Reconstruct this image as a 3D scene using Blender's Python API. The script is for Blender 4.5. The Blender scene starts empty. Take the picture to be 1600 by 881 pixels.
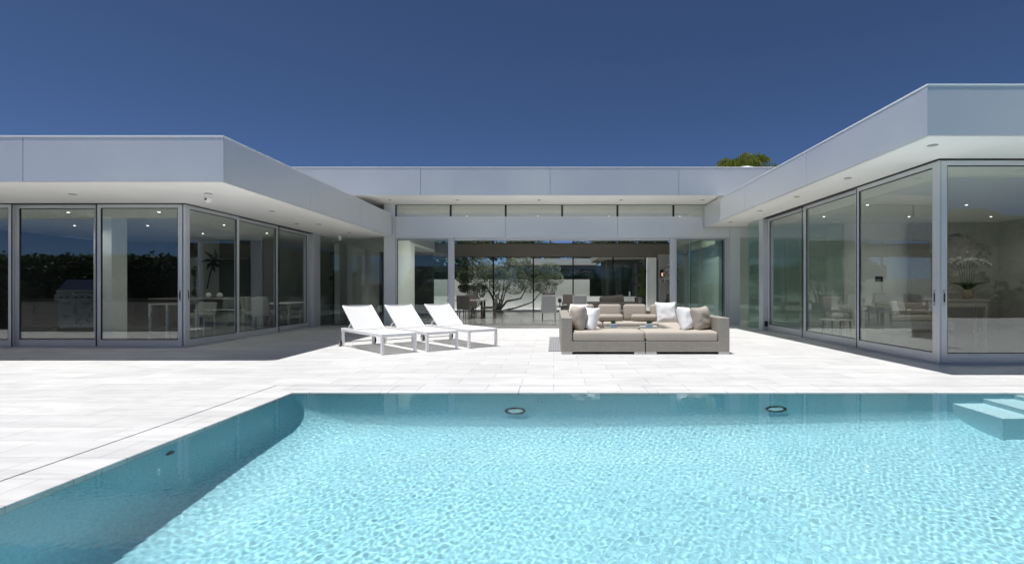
import bpy, bmesh, math, random
import numpy as np
from mathutils import Vector, Matrix, Euler
random.seed(7); RNG = np.random.default_rng(5)
S = bpy.context.scene
COL = S.collection
R = math.radians

# ------------------------------------------------------------------ helpers
def tag(o, label=None, cat=None, group=None, kind=None):
    if label: o['label'] = label
    if cat: o['category'] = cat
    if group: o['group'] = group
    if kind: o['kind'] = kind
    return o

def thing(name, label, cat, loc=(0, 0, 0), rz=0.0, group=None):
    o = bpy.data.objects.new(name, None); COL.objects.link(o)
    o.empty_display_size = 0.1
    o.location = loc; o.rotation_euler = (0, 0, rz)
    return tag(o, label, cat, group)

def obj(name, bm, mat, parent=None, smooth=False):
    """Link a bmesh as ONE mesh object. Coordinates are local to the parent."""
    me = bpy.data.meshes.new(name)
    bmesh.ops.recalc_face_normals(bm, faces=bm.faces)
    bm.to_mesh(me); bm.free()
    if smooth:
        for p in me.polygons: p.use_smooth = True
    me.materials.append(mat)
    o = bpy.data.objects.new(name, me); COL.objects.link(o)
    if parent is not None: o.parent = parent
    return o

def box(bm, x0, x1, y0, y1, z0, z1, bev=0.0, M=None, seg=2):
    g = bmesh.ops.create_cube(bm, size=1.0)
    vs = g['verts']
    c = Vector(((x0+x1)/2, (y0+y1)/2, (z0+z1)/2)); s = Vector((abs(x1-x0), abs(y1-y0), abs(z1-z0)))
    for v in vs:
        v.co = Vector((v.co.x*s.x, v.co.y*s.y, v.co.z*s.z)) + c
    if bev > 0:
        es = list({e for v in vs for e in v.link_edges})
        r = bmesh.ops.bevel(bm, geom=es, offset=min(bev, min(s)*0.45), segments=seg, affect='EDGES', profile=0.5)
        vs = list({v for f in r['faces'] for v in f.verts} | {v for v in vs if v.is_valid})
    if M is not None:
        for v in vs: v.co = M @ v.co
    return vs

def bar(bm, p0, p1, w, h=None, up=(0, 0, 1)):
    """rectangular bar between two points"""
    p0 = Vector(p0); p1 = Vector(p1); h = h or w
    d = (p1-p0); L = d.length; d.normalize()
    u = Vector(up)
    if abs(d.dot(u)) > 0.98: u = Vector((0, 1, 0))
    x = d.cross(u).normalized(); z = x.cross(d).normalized()
    M = Matrix(((x.x, d.x, z.x, 0), (x.y, d.y, z.y, 0), (x.z, d.z, z.z, 0), (0, 0, 0, 1)))
    M.translation = (p0+p1)/2
    box(bm, -w/2, w/2, -L/2, L/2, -h/2, h/2, M=M)

def tube(bm, pts, rads, n=8):
    prev = None; first = None
    pts = [Vector(p) for p in pts]
    if not hasattr(rads, '__len__'): rads = [rads]*len(pts)
    for i, p in enumerate(pts):
        if i == 0: d = pts[1]-pts[0]
        elif i == len(pts)-1: d = pts[-1]-pts[-2]
        else: d = pts[i+1]-pts[i-1]
        d.normalize()
        a = Vector((0, 0, 1)) if abs(d.z) < 0.9 else Vector((1, 0, 0))
        x = d.cross(a).normalized(); y = d.cross(x).normalized()
        ring = [bm.verts.new(p + (x*math.cos(2*math.pi*k/n) + y*math.sin(2*math.pi*k/n))*rads[i]) for k in range(n)]
        if prev:
            for k in range(n):
                bm.faces.new((prev[k], prev[(k+1) % n], ring[(k+1) % n], ring[k]))
        else: first = ring
        prev = ring
    try:
        bm.faces.new(first); bm.faces.new(prev)
    except ValueError: pass

def lathe(bm, prof, c=(0, 0, 0), n=24, axis='Z'):
    rings = []
    for r, z in prof:
        ring = []
        for k in range(n):
            a = 2*math.pi*k/n
            if axis == 'Z': p = (c[0]+r*math.cos(a), c[1]+r*math.sin(a), c[2]+z)
            elif axis == 'Y': p = (c[0]+r*math.cos(a), c[1]+z, c[2]+r*math.sin(a))
            else: p = (c[0]+z, c[1]+r*math.cos(a), c[2]+r*math.sin(a))
            ring.append(bm.verts.new(p))
        rings.append(ring)
    for a, b in zip(rings, rings[1:]):
        for k in range(n):
            bm.faces.new((a[k], a[(k+1) % n], b[(k+1) % n], b[k]))
    bm.faces.new(rings[0]); bm.faces.new(list(reversed(rings[-1])))

def NB(): return bmesh.new()

def copy_tree(o, parent=None):
    c = o.copy(); COL.objects.link(c)
    if parent is not None: c.parent = parent
    for ch in [q for q in o.children]:
        copy_tree(ch, c)
    return c

# ------------------------------------------------------------------ materials
def mat(name):
    m = bpy.data.materials.new(name); m.use_nodes = True
    nt = m.node_tree
    b = nt.nodes['Principled BSDF']
    return m, nt, b

def N(nt, typ, **kw):
    n = nt.nodes.new(typ)
    for k, v in kw.items(): setattr(n, k, v)
    return n

def simple(name, col, rough=0.5, metal=0.0, var=0.0, vscale=3.0, bump=0.0, bscale=40.0, spec=0.5, coords='Object', stretch=None):
    m, nt, b = mat(name)
    b.inputs['Base Color'].default_value = (*col, 1)
    b.inputs['Roughness'].default_value = rough
    b.inputs['Metallic'].default_value = metal
    b.inputs['Specular IOR Level'].default_value = spec
    tc = N(nt, 'ShaderNodeTexCoord')
    mp = N(nt, 'ShaderNodeMapping')
    if stretch: mp.inputs['Scale'].default_value = stretch
    nt.links.new(tc.outputs[coords], mp.inputs['Vector'])
    if var > 0:
        nz = N(nt, 'ShaderNodeTexNoise'); nz.inputs['Scale'].default_value = vscale; nz.inputs['Detail'].default_value = 6
        nt.links.new(mp.outputs[0], nz.inputs['Vector'])
        cr = N(nt, 'ShaderNodeMapRange'); cr.inputs[1].default_value = 0.3; cr.inputs[2].default_value = 0.7
        cr.inputs[3].default_value = 1-var; cr.inputs[4].default_value = 1+var
        nt.links.new(nz.outputs[0], cr.inputs[0])
        mx = N(nt, 'ShaderNodeVectorMath', operation='SCALE')
        mx.inputs[0].default_value = col
        nt.links.new(cr.outputs[0], mx.inputs['Scale'])
        nt.links.new(mx.outputs[0], b.inputs['Base Color'])
        rr = N(nt, 'ShaderNodeMapRange'); rr.inputs[1].default_value = 0.3; rr.inputs[2].default_value = 0.7
        rr.inputs[3].default_value = max(0, rough-0.06); rr.inputs[4].default_value = min(1, rough+0.06)
        nt.links.new(nz.outputs[0], rr.inputs[0]); nt.links.new(rr.outputs[0], b.inputs['Roughness'])
    if bump > 0:
        n2 = N(nt, 'ShaderNodeTexNoise'); n2.inputs['Scale'].default_value = bscale; n2.inputs['Detail'].default_value = 4
        nt.links.new(mp.outputs[0], n2.inputs['Vector'])
        bp = N(nt, 'ShaderNodeBump'); bp.inputs['Strength'].default_value = bump; bp.inputs['Distance'].default_value = 0.01
        nt.links.new(n2.outputs[0], bp.inputs['Height']); nt.links.new(bp.outputs[0], b.inputs['Normal'])
    return m

def glass_mat(name, tint, ior=1.75, wav=0.015):
    """architectural pane: mirror reflection by Fresnel, the rest passes straight through with a tint"""
    m, nt, b = mat(name)
    nt.nodes.remove(b)
    out = nt.nodes['Material Output']
    tr = N(nt, 'ShaderNodeBsdfTransparent'); tr.inputs[0].default_value = (*tint, 1)
    gl = N(nt, 'ShaderNodeBsdfGlossy'); gl.inputs['Roughness'].default_value = 0.0; gl.inputs[0].default_value = (0.93, 0.97, 0.97, 1)
    fr = N(nt, 'ShaderNodeFresnel'); fr.inputs[0].default_value = ior
    geo = N(nt, 'ShaderNodeNewGeometry')
    # same Fresnel on both faces of the pane
    lw = N(nt, 'ShaderNodeVectorMath', operation='DOT_PRODUCT')
    nt.links.new(geo.outputs['Incoming'], lw.inputs[0]); nt.links.new(geo.outputs['Normal'], lw.inputs[1])
    ab = N(nt, 'ShaderNodeMath', operation='ABSOLUTE'); nt.links.new(lw.outputs['Value'], ab.inputs[0])
    om = N(nt, 'ShaderNodeMath', operation='SUBTRACT'); om.inputs[0].default_value = 1; nt.links.new(ab.outputs[0], om.inputs[1])
    pw = N(nt, 'ShaderNodeMath', operation='POWER'); pw.inputs[1].default_value = 5; nt.links.new(om.outputs[0], pw.inputs[0])
    f0 = ((ior-1)/(ior+1))**2
    ma = N(nt, 'ShaderNodeMath', operation='MULTIPLY_ADD'); ma.inputs[1].default_value = 1-f0; ma.inputs[2].default_value = f0
    nt.links.new(pw.outputs[0], ma.inputs[0])
    nt.nodes.remove(fr)
    tc = N(nt, 'ShaderNodeTexCoord'); nz = N(nt, 'ShaderNodeTexNoise'); nz.inputs['Scale'].default_value = 0.9; nz.inputs['Detail'].default_value = 0
    nt.links.new(tc.outputs['Object'], nz.inputs['Vector'])
    bp = N(nt, 'ShaderNodeBump'); bp.inputs['Strength'].default_value = wav; bp.inputs['Distance'].default_value = 0.2
    nt.links.new(nz.outputs[0], bp.inputs['Height']); nt.links.new(bp.outputs[0], gl.inputs['Normal'])
    mx = N(nt, 'ShaderNodeMixShader')
    nt.links.new(ma.outputs[0], mx.inputs[0]); nt.links.new(tr.outputs[0], mx.inputs[1]); nt.links.new(gl.outputs[0], mx.inputs[2])
    nt.links.new(mx.outputs[0], out.inputs['Surface'])
    return m

def deck_mat(name, c1, c2, cm, bw=0.8, rh=0.4, mortar=0.0035, rough=0.45, offx=0.0, offy=0.0, vein=0.1):
    m, nt, b = mat(name)
    tc = N(nt, 'ShaderNodeTexCoord'); mp = N(nt, 'ShaderNodeMapping'); mp.inputs['Location'].default_value = (offx, offy, 0)
    nt.links.new(tc.outputs['Object'], mp.inputs['Vector'])
    br = N(nt, 'ShaderNodeTexBrick'); br.offset = 0.5; br.squash = 1.0
    br.inputs['Scale'].default_value = 1.0
    br.inputs['Brick Width'].default_value = bw; br.inputs['Row Height'].default_value = rh
    br.inputs['Mortar Size'].default_value = mortar; br.inputs['Mortar Smooth'].default_value = 0.1
    br.inputs['Color1'].default_value = (*c1, 1); br.inputs['Color2'].default_value = (*c2, 1); br.inputs['Mortar'].default_value = (*cm, 1)
    nt.links.new(mp.outputs[0], br.inputs['Vector'])
    # veins running mostly along x
    mp2 = N(nt, 'ShaderNodeMapping'); mp2.inputs['Scale'].default_value = (0.6, 2.2, 1); mp2.inputs['Rotation'].default_value = (0, 0, 0.12)
    nt.links.new(tc.outputs['Object'], mp2.inputs['Vector'])
    nz = N(nt, 'ShaderNodeTexNoise'); nz.inputs['Scale'].default_value = 1.6; nz.inputs['Detail'].default_value = 9; nz.inputs['Roughness'].default_value = 0.65; nz.inputs['Distortion'].default_value = 1.2
    nt.links.new(mp2.outputs[0], nz.inputs['Vector'])
    mr = N(nt, 'ShaderNodeMapRange'); mr.inputs[1].default_value = 0.35; mr.inputs[2].default_value = 0.7; mr.inputs[3].default_value = 1-vein; mr.inputs[4].default_value = 1+vein*0.4
    nt.links.new(nz.outputs[0], mr.inputs[0])
    sc = N(nt, 'ShaderNodeVectorMath', operation='SCALE'); nt.links.new(br.outputs['Color'], sc.inputs[0]); nt.links.new(mr.outputs[0], sc.inputs['Scale'])
    nt.links.new(sc.outputs[0], b.inputs['Base Color'])
    b.inputs['Roughness'].default_value = rough
    bp = N(nt, 'ShaderNodeBump'); bp.inputs['Strength'].default_value = 0.35; bp.inputs['Distance'].default_value = 0.003
    iv = N(nt, 'ShaderNodeMath', operation='SUBTRACT'); iv.inputs[0].default_value = 1; nt.links.new(br.outputs['Fac'], iv.inputs[1])
    nt.links.new(iv.outputs[0], bp.inputs['Height']); nt.links.new(bp.outputs[0], b.inputs['Normal'])
    return m

def leaf_mat(name, c1, c2, trans=0.35):
    m, nt, b = mat(name)
    geo = N(nt, 'ShaderNodeNewGeometry')
    cr = N(nt, 'ShaderNodeMix', data_type='RGBA')
    cr.inputs[6].default_value = (*c1, 1); cr.inputs[7].default_value = (*c2, 1)
    nt.links.new(geo.outputs['Random Per Island'], cr.inputs[0])
    nt.links.new(cr.outputs[2], b.inputs['Base Color'])
    b.inputs['Roughness'].default_value = 0.5
    tl = N(nt, 'ShaderNodeBsdfTranslucent'); nt.links.new(cr.outputs[2], tl.inputs[0])
    mx = N(nt, 'ShaderNodeMixShader'); mx.inputs[0].default_value = trans
    out = nt.nodes['Material Output']
    nt.links.new(b.outputs[0], mx.inputs[1]); nt.links.new(tl.outputs[0], mx.inputs[2]); nt.links.new(mx.outputs[0], out.inputs[0])
    return m

def emis(name, col, s):
    m, nt, b = mat(name)
    b.inputs['Base Color'].default_value = (*col, 1)
    b.inputs['Emission Color'].default_value = (*col, 1); b.inputs['Emission Strength'].default_value = s
    return m

M = {}
M['deck'] = deck_mat('white_marble_paving', (0.66, 0.652, 0.64), (0.585, 0.578, 0.567), (0.34, 0.335, 0.32), vein=0.17)
M['coping'] = deck_mat('marble_coping', (0.72, 0.71, 0.68), (0.68, 0.67, 0.65), (0.45, 0.44, 0.42), bw=1.6, rh=4.0, vein=0.05, offy=2.0)
M['floor_in'] = deck_mat('polished_stone_floor', (0.60, 0.61, 0.61), (0.56, 0.57, 0.57), (0.16, 0.16, 0.16), bw=0.8, rh=0.8, rough=0.12, vein=0.06)
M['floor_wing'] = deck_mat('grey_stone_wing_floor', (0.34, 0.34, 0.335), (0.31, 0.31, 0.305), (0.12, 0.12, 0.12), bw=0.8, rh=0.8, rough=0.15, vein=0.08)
M['panel'] = simple('satin_aluminium_panel', (0.74, 0.765, 0.77), rough=0.36, metal=0.45, var=0.03, vscale=0.5, bump=0.12, bscale=0.9)
M['panel_dark'] = simple('joint_shadow_metal', (0.2, 0.21, 0.23), rough=0.6, metal=0.4)
M['capping'] = simple('bright_roof_capping', (0.86, 0.87, 0.88), rough=0.4, metal=0.0)
M['frame'] = simple('anodised_door_frame', (0.62, 0.64, 0.66), rough=0.36, metal=0.4, var=0.02, vscale=2.0)
M['seal'] = simple('black_rubber_seal', (0.012, 0.012, 0.013), rough=0.6)
M['soffit'] = simple('white_stucco_soffit', (0.90, 0.89, 0.85), rough=0.9, var=0.015, vscale=1.5, bump=0.06, bscale=90)
M['white_wall'] = simple('white_plaster_wall', (0.84, 0.84, 0.82), rough=0.85, var=0.02, vscale=1.2)
M['grey_wall'] = simple('grey_plaster_wall', (0.56, 0.57, 0.57), rough=0.8, var=0.03)
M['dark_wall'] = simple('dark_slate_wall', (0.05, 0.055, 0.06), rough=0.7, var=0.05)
M['taupe'] = simple('taupe_lacquer_beam', (0.30, 0.275, 0.24), rough=0.6, var=0.03)
M['ceiling'] = simple('ceiling_paint', (0.85, 0.86, 0.84), rough=0.9)
M['roof'] = simple('roof_gravel', (0.45, 0.44, 0.42), rough=0.95, var=0.1, vscale=20)
M['glass'] = glass_mat('tinted_door_glass', (0.92, 0.95, 0.93), 1.85)
M['glass_green'] = glass_mat('green_pavilion_glass', (0.88, 0.935, 0.915), 1.6)
M['glass_clear'] = glass_mat('clear_glass', (0.95, 0.97, 0.96), 1.45)
M['white_metal'] = simple('white_powder_coat', (0.80, 0.80, 0.80), rough=0.35, var=0.01)
M['white_fabric_pillow'] = simple('white_linen', (0.80, 0.80, 0.79), rough=0.95, bump=0.25, bscale=220, var=0.02)
M['taupe_fabric'] = simple('taupe_canvas', (0.40, 0.35, 0.295), rough=0.95, bump=0.25, bscale=220, var=0.03)
M['beige_fabric'] = simple('sand_canvas', (0.43, 0.385, 0.325), rough=0.95, bump=0.25, bscale=220, var=0.02)
M['black'] = simple('black_rubber', (0.02, 0.02, 0.02), rough=0.55)
M['steel'] = simple('brushed_steel', (0.55, 0.55, 0.54), rough=0.3, metal=0.9, var=0.03, vscale=8)
M['dark_fabric'] = simple('charcoal_fabric', (0.11, 0.105, 0.10), rough=0.95, bump=0.2, bscale=150)
M['grey_fabric'] = simple('mid_grey_fabric', (0.55, 0.54, 0.53), rough=0.95, bump=0.2, bscale=150)
M['pale_fabric'] = simple('pale_grey_fabric', (0.42, 0.41, 0.39), rough=0.95, bump=0.2, bscale=150)
M['wood_dark'] = simple('dark_stained_wood', (0.045, 0.032, 0.024), rough=0.4, var=0.2, vscale=6, stretch=(1, 12, 12))
M['wood_pale'] = simple('bleached_wood', (0.46, 0.42, 0.36), rough=0.55, var=0.08, vscale=6, stretch=(1, 12, 12))
M['stone_counter'] = simple('grey_counter_stone', (0.33, 0.31, 0.29), rough=0.4, var=0.08, vscale=9)
M['planter'] = simple('pale_blue_ceramic', (0.52, 0.62, 0.74), rough=0.3)
M['bark'] = simple('olive_bark', (0.10, 0.085, 0.065), rough=0.95, var=0.3, vscale=12, bump=0.6, bscale=30)
M['leaf_olive'] = leaf_mat('olive_leaves', (0.13, 0.165, 0.095), (0.30, 0.34, 0.23))
M['leaf_dark'] = leaf_mat('dark_hedge_leaves', (0.02, 0.042, 0.012), (0.055, 0.10, 0.025))
M['leaf_yellow'] = leaf_mat('yellow_green_fronds', (0.10, 0.15, 0.02), (0.38, 0.42, 0.08), 0.45)
M['leaf_mid'] = leaf_mat('garden_tree_leaves', (0.04, 0.075, 0.018), (0.12, 0.17, 0.05))
M['ground'] = simple('dry_garden_ground', (0.11, 0.12, 0.06), rough=1.0, var=0.35, vscale=0.4)
M['hill'] = simple('scrub_hillside', (0.055, 0.065, 0.035), rough=1.0, var=0.5, vscale=0.06, bump=0.9, bscale=0.3)
M['petal'] = simple('white_petals', (0.8, 0.79, 0.74), rough=0.7)
M['terracotta'] = simple('clay_pot', (0.28, 0.2, 0.15), rough=0.7)
M['lens'] = simple('dark_recess', (0.36, 0.35, 0.33), rough=0.5)
M['lamp_lit'] = emis('lit_downlight', (1.0, 0.93, 0.8), 5.0)
M['sconce_lit'] = emis('lit_sconce_glass', (1.0, 0.62, 0.3), 1.6)
M['lid'] = simple('grill_lid_steel', (0.45, 0.46, 0.48), rough=0.18, metal=1.0)
M['red_flower'] = simple('dark_leaf_print', (0.06, 0.075, 0.085), rough=0.7)

# wicker: woven strands
def wicker():
    m, nt, b = mat('woven_wicker')
    tc = N(nt, 'ShaderNodeTexCoord')
    sep = N(nt, 'ShaderNodeSeparateXYZ'); nt.links.new(tc.outputs['Object'], sep.inputs[0])
    ad = N(nt, 'ShaderNodeMath', operation='ADD'); nt.links.new(sep.outputs[0], ad.inputs[0]); nt.links.new(sep.outputs[1], ad.inputs[1])
    cb = N(nt, 'ShaderNodeCombineXYZ'); nt.links.new(ad.outputs[0], cb.inputs[0]); nt.links.new(sep.outputs[2], cb.inputs[1])
    br = N(nt, 'ShaderNodeTexBrick'); br.offset = 0.5
    br.inputs['Scale'].default_value = 1; br.inputs['Brick Width'].default_value = 0.06; br.inputs['Row Height'].default_value = 0.034
    br.inputs['Mortar Size'].default_value = 0.006; br.inputs['Mortar Smooth'].default_value = 0.7
    br.inputs['Color1'].default_value = (0.35, 0.325, 0.285, 1); br.inputs['Color2'].default_value = (0.31, 0.285, 0.245, 1); br.inputs['Mortar'].default_value = (0.22, 0.2, 0.17, 1)
    nt.links.new(cb.outputs[0], br.inputs['Vector']); nt.links.new(br.outputs['Color'], b.inputs['Base Color'])
    iv = N(nt, 'ShaderNodeMath', operation='SUBTRACT'); iv.inputs[0].default_value = 1; nt.links.new(br.outputs['Fac'], iv.inputs[1])
    bp = N(nt, 'ShaderNodeBump'); bp.inputs['Strength'].default_value = 0.5; bp.inputs['Distance'].default_value = 0.004
    nt.links.new(iv.outputs[0], bp.inputs['Height']); nt.links.new(bp.outputs[0], b.inputs['Normal'])
    b.inputs['Roughness'].default_value = 0.55
    return m
M['wicker'] = wicker()

# lounger sling: open weave that lets some sun through
def sling():
    m, nt, b = mat('white_mesh_sling')
    b.inputs['Base Color'].default_value = (0.82, 0.82, 0.82, 1); b.inputs['Roughness'].default_value = 0.8
    tl = N(nt, 'ShaderNodeBsdfTranslucent'); tl.inputs[0].default_value = (0.7, 0.7, 0.62, 1)
    tr = N(nt, 'ShaderNodeBsdfTransparent')
    m1 = N(nt, 'ShaderNodeMixShader'); m1.inputs[0].default_value = 0.2
    m2 = N(nt, 'ShaderNodeMixShader'); m2.inputs[0].default_value = 0.14
    out = nt.nodes['Material Output']
    nt.links.new(b.outputs[0], m1.inputs[1]); nt.links.new(tl.outputs[0], m1.inputs[2])
    nt.links.new(m1.outputs[0], m2.inputs[1]); nt.links.new(tr.outputs[0], m2.inputs[2])
    nt.links.new(m2.outputs[0], out.inputs[0])
    return m
M['sling'] = sling()

def rug_mat():
    m, nt, b = mat('ribbed_grey_rug')
    tc = N(nt, 'ShaderNodeTexCoord')
    wv = N(nt, 'ShaderNodeTexWave'); wv.wave_type = 'BANDS'; wv.bands_direction = 'X'; wv.inputs['Scale'].default_value = 9.0
    nt.links.new(tc.outputs['Object'], wv.inputs['Vector'])
    cr = N(nt, 'ShaderNodeMix', data_type='RGBA'); cr.inputs[6].default_value = (0.16, 0.16, 0.17, 1); cr.inputs[7].default_value = (0.31, 0.31, 0.32, 1)
    nt.links.new(wv.outputs['Fac'], cr.inputs[0]); nt.links.new(cr.outputs[2], b.inputs['Base Color'])
    b.inputs['Roughness'].default_value = 0.9
    return m
M['rug'] = rug_mat()

# pool plaster: blue-green quartz finish
def plaster():
    m, nt, b = mat('aqua_quartz_plaster')
    tc = N(nt, 'ShaderNodeTexCoord')
    n1 = N(nt, 'ShaderNodeTexNoise'); n1.inputs['Scale'].default_value = 34; n1.inputs['Detail'].default_value = 3
    n2 = N(nt, 'ShaderNodeTexNoise'); n2.inputs['Scale'].default_value = 0.9; n2.inputs['Detail'].default_value = 5
    nt.links.new(tc.outputs['Object'], n1.inputs[0]); nt.links.new(tc.outputs['Object'], n2.inputs[0])
    r1 = N(nt, 'ShaderNodeMapRange'); r1.inputs[1].default_value = 0.36; r1.inputs[2].default_value = 0.64; nt.links.new(n1.outputs[0], r1.inputs[0])
    r2 = N(nt, 'ShaderNodeMapRange'); r2.inputs[1].default_value = 0.3; r2.inputs[2].default_value = 0.7; r2.inputs[3].default_value = 0.95; r2.inputs[4].default_value = 1.04; nt.links.new(n2.outputs[0], r2.inputs[0])
    cr = N(nt, 'ShaderNodeMix', data_type='RGBA'); cr.inputs[6].default_value = (0.275, 0.55, 0.625, 1); cr.inputs[7].default_value = (0.36, 0.665, 0.73, 1)
    nt.links.new(r1.outputs[0], cr.inputs[0])
    sc = N(nt, 'ShaderNodeVectorMath', operation='SCALE'); nt.links.new(cr.outputs[2], sc.inputs[0]); nt.links.new(r2.outputs[0], sc.inputs['Scale'])
    nt.links.new(sc.outputs[0], b.inputs['Base Color'])
    b.inputs['Roughness'].default_value = 0.8; b.inputs['Specular IOR Level'].default_value = 0.1
    return m
M['plaster'] = plaster()
M['step_plaster'] = simple('pale_step_plaster', (0.50, 0.73, 0.77), rough=0.8, var=0.06, vscale=30)

def water_mat():
    m, nt, b = mat('pool_water')
    nt.nodes.remove(b)
    out = nt.nodes['Material Output']
    g = N(nt, 'ShaderNodeBsdfGlass'); g.inputs['IOR'].default_value = 1.33; g.inputs['Roughness'].default_value = 0.0
    g.inputs['Color'].default_value = (0.96, 0.995, 0.998, 1)
    nt.links.new(g.outputs[0], out.inputs['Surface'])
    return m
M['water'] = water_mat()

# ------------------------------------------------------------------ camera
CAMZ = 1.18
cam_d = bpy.data.cameras.new('camera'); cam = bpy.data.objects.new('camera', cam_d); COL.objects.link(cam)
cam.location = (0, 0, CAMZ); cam.rotation_euler = (R(90), 0, 0)
cam_d.sensor_width = 36; cam_d.lens = 18.0
cam_d.shift_x = -65/1600; cam_d.shift_y = 11.5/1600
cam_d.clip_start = 0.05; cam_d.clip_end = 5000
S.camera = cam

# ------------------------------------------------------------------ light
SUNV = Vector((0.18, 0.10, -1)).normalized()
sd = bpy.data.lights.new('sun', 'SUN'); so = bpy.data.objects.new('sun', sd); COL.objects.link(so)
so.rotation_euler = SUNV.to_track_quat('-Z', 'Y').to_euler(); so.location = (0, 0, 30)
sd.energy = 4.5; sd.angle = R(0.53); sd.color = (1.0, 0.985, 0.965)
try: sd.cycles.is_caustics_light = True
except Exception as e: print('no caustics light', e)
W = bpy.data.worlds.new('World'); S.world = W; W.use_nodes = True
wn = W.node_tree; bg = wn.nodes['Background']
sky = wn.nodes.new('ShaderNodeTexSky'); sky.sky_type = 'NISHITA'; sky.sun_disc = False
sky.sun_elevation = math.atan2(1, math.hypot(0.18, 0.10)); sky.sun_rotation = math.atan2(-0.18, -0.10) % (2*math.pi)
sky.altitude = 3600; sky.air_density = 0.62; sky.dust_density = 6.0; sky.ozone_density = 8.5
wn.links.new(sky.outputs[0], bg.inputs[0]); bg.inputs[1].default_value = 0.074
S.view_settings.view_transform = 'Standard'; S.view_settings.look = 'None'; S.view_settings.gamma = 1
S.view_settings.exposure = 0.35; S.view_settings.use_curve_mapping = False
S.render.engine = 'CYCLES'
cy = S.cycles
cy.use_denoising = True
try: cy.denoiser = 'OPENIMAGEDENOISE'
except Exception: pass
cy.max_bounces = 14; cy.transparent_max_bounces = 24; cy.transmission_bounces = 8; cy.glossy_bounces = 6; cy.diffuse_bounces = 8
cy.caustics_refractive = True; cy.caustics_reflective = False
cy.sample_clamp_indirect = 6; cy.blur_glossy = 0.5

# ------------------------------------------------------------------ setting: ground, deck, pool
PX0, PX1, PY0, PY1 = -3.0, 8.2, -3.2, 5.88
CW = 0.41
def sheet(bm, x0, x1, y0, y1, z):
    vs = [bm.verts.new(p) for p in ((x0, y0, z), (x1, y0, z), (x1, y1, z), (x0, y1, z))]
    bm.faces.new(vs)

bm = NB()
# ground as one sheet with the pool pit cut out
xs = [-900, PX0-0.6, PX1+0.6, 900]; ys = [-900, PY0-0.6, PY1+0.6, 900]
for i in range(3):
    for j in range(3):
        if i == 1 and j == 1: continue
        sheet(bm, xs[i], xs[i+1], ys[j], ys[j+1], -0.16)
bmesh.ops.remove_doubles(bm, verts=bm.verts, dist=1e-5)
tag(obj('ground', bm, M['ground']), kind='structure')

bm = NB()
DX0, DX1, DY0, DY1 = -24, 24, -5.2, 16.8
g = 0.007
def slab(x0, x1, y0, y1, z1=0.0, z0=-0.15): box(bm, x0, x1, y0, y1, z0, z1)
slab(DX0, PX0-CW-g, DY0, DY1)
slab(PX0-CW-g, PX1+CW, PY1+CW+0.003, DY1)
slab(PX1+CW, DX1, DY0, DY1)
slab(PX0-CW-g, PX1+CW, DY0, PY0-CW)
tag(obj('pavement', bm, M['deck']), kind='structure')
bm = NB()
def cop(x0, x1, y0, y1): box(bm, x0, x1, y0, y1, -0.12, -0.002, bev=0.006)
n = 7
for k in range(n):
    a = PY0 + (PY1-PY0)*k/n; b_ = PY0 + (PY1-PY0)*(k+1)/n - 0.003
    cop(PX0-CW, PX0, a, b_); cop(PX1, PX1+CW-0.003, a, b_)
n = 8
for k in range(n):
    a = PX0-CW + (PX1-PX0+2*CW)*k/n; b_ = PX0-CW + (PX1-PX0+2*CW)*(k+1)/n - 0.003
    cop(a, b_, PY1, PY1+CW); cop(a, b_, PY0-CW+0.003, PY0-0.003)
tag(obj('pool_coping', bm, M['deck']), kind='structure')
bm = NB(); sheet(bm, PX0-CW-g, PX0-CW, PY0-CW, PY1+CW, -0.02)
tag(obj('drain_slot', bm, M['grey_wall']), kind='structure')

# pool basin
bm = NB()
prof = [(PY1, -0.12), (PY1, -0.95)]
for k in range(1, 13):
    a = math.pi/2*k/12
    prof.append((PY1-0.5+0.5*math.cos(a), -0.95-0.5*math.sin(a)))
prof += [(4.3, -1.48), (3.2, -1.53), (1.0, -1.65), (PY0+0.4, -1.7), (PY0+0.1, -1.6), (PY0, -1.4), (PY0, -0.12)]
# section across x: vertical wall, quarter-round cove, flat floor.  scale = fraction of the depth
xs_ = [(PX0, 0.0)]
for k in range(0, 9):
    a = math.pi/2*k/8
    xs_.append((PX0+0.70*(1-math.cos(a)), None if False else math.sin(a)))
xs_ += [(x_, 1.0) for x_ in np.linspace(PX0+1.2, PX1-0.01, 9)]
rows = []
for (y, z) in prof:
    row = []
    for q, (x_, f) in enumerate(xs_):
        if q == 0: zz = -0.12
        else:
            zc = min(-0.12, z+0.70)
            zz = zc + (z-zc)*f
        row.append(bm.verts.new((x_, y, zz)))
    rows.append(row)
for a, b_ in zip(rows, rows[1:]):
    for k in range(len(xs_)-1):
        try: bm.faces.new((a[k], a[k+1], b_[k+1], b_[k]))
        except ValueError: pass
bm.faces.new([r[-1] for r in rows])
bmesh.ops.remove_doubles(bm, verts=bm.verts, dist=1e-5)
bmesh.ops.dissolve_degenerate(bm, dist=1e-5, edges=bm.edges)
me_o = obj('pool_basin', bm, M['plaster']); tag(me_o, kind='structure')
for p in me_o.data.polygons:
    p.use_smooth = len(p.vertices) == 4 and p.center.x < 4.4
try: me_o.cycles.is_caustics_receiver = True
except Exception as e: print('no recv', e)

bm = NB()
for sx, x1, d in ((4.58, 4.93, 0.60), (4.932, 5.28, 0.36), (5.282, PX1-0.02, 0.12)):
    box(bm, sx, x1, 5.22, PY1-0.004, -1.46, -d-0.02)
st_o = tag(obj('pool_steps', bm, M['step_plaster']), kind='structure')
st_o.cycles.is_caustics_receiver = True

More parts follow.
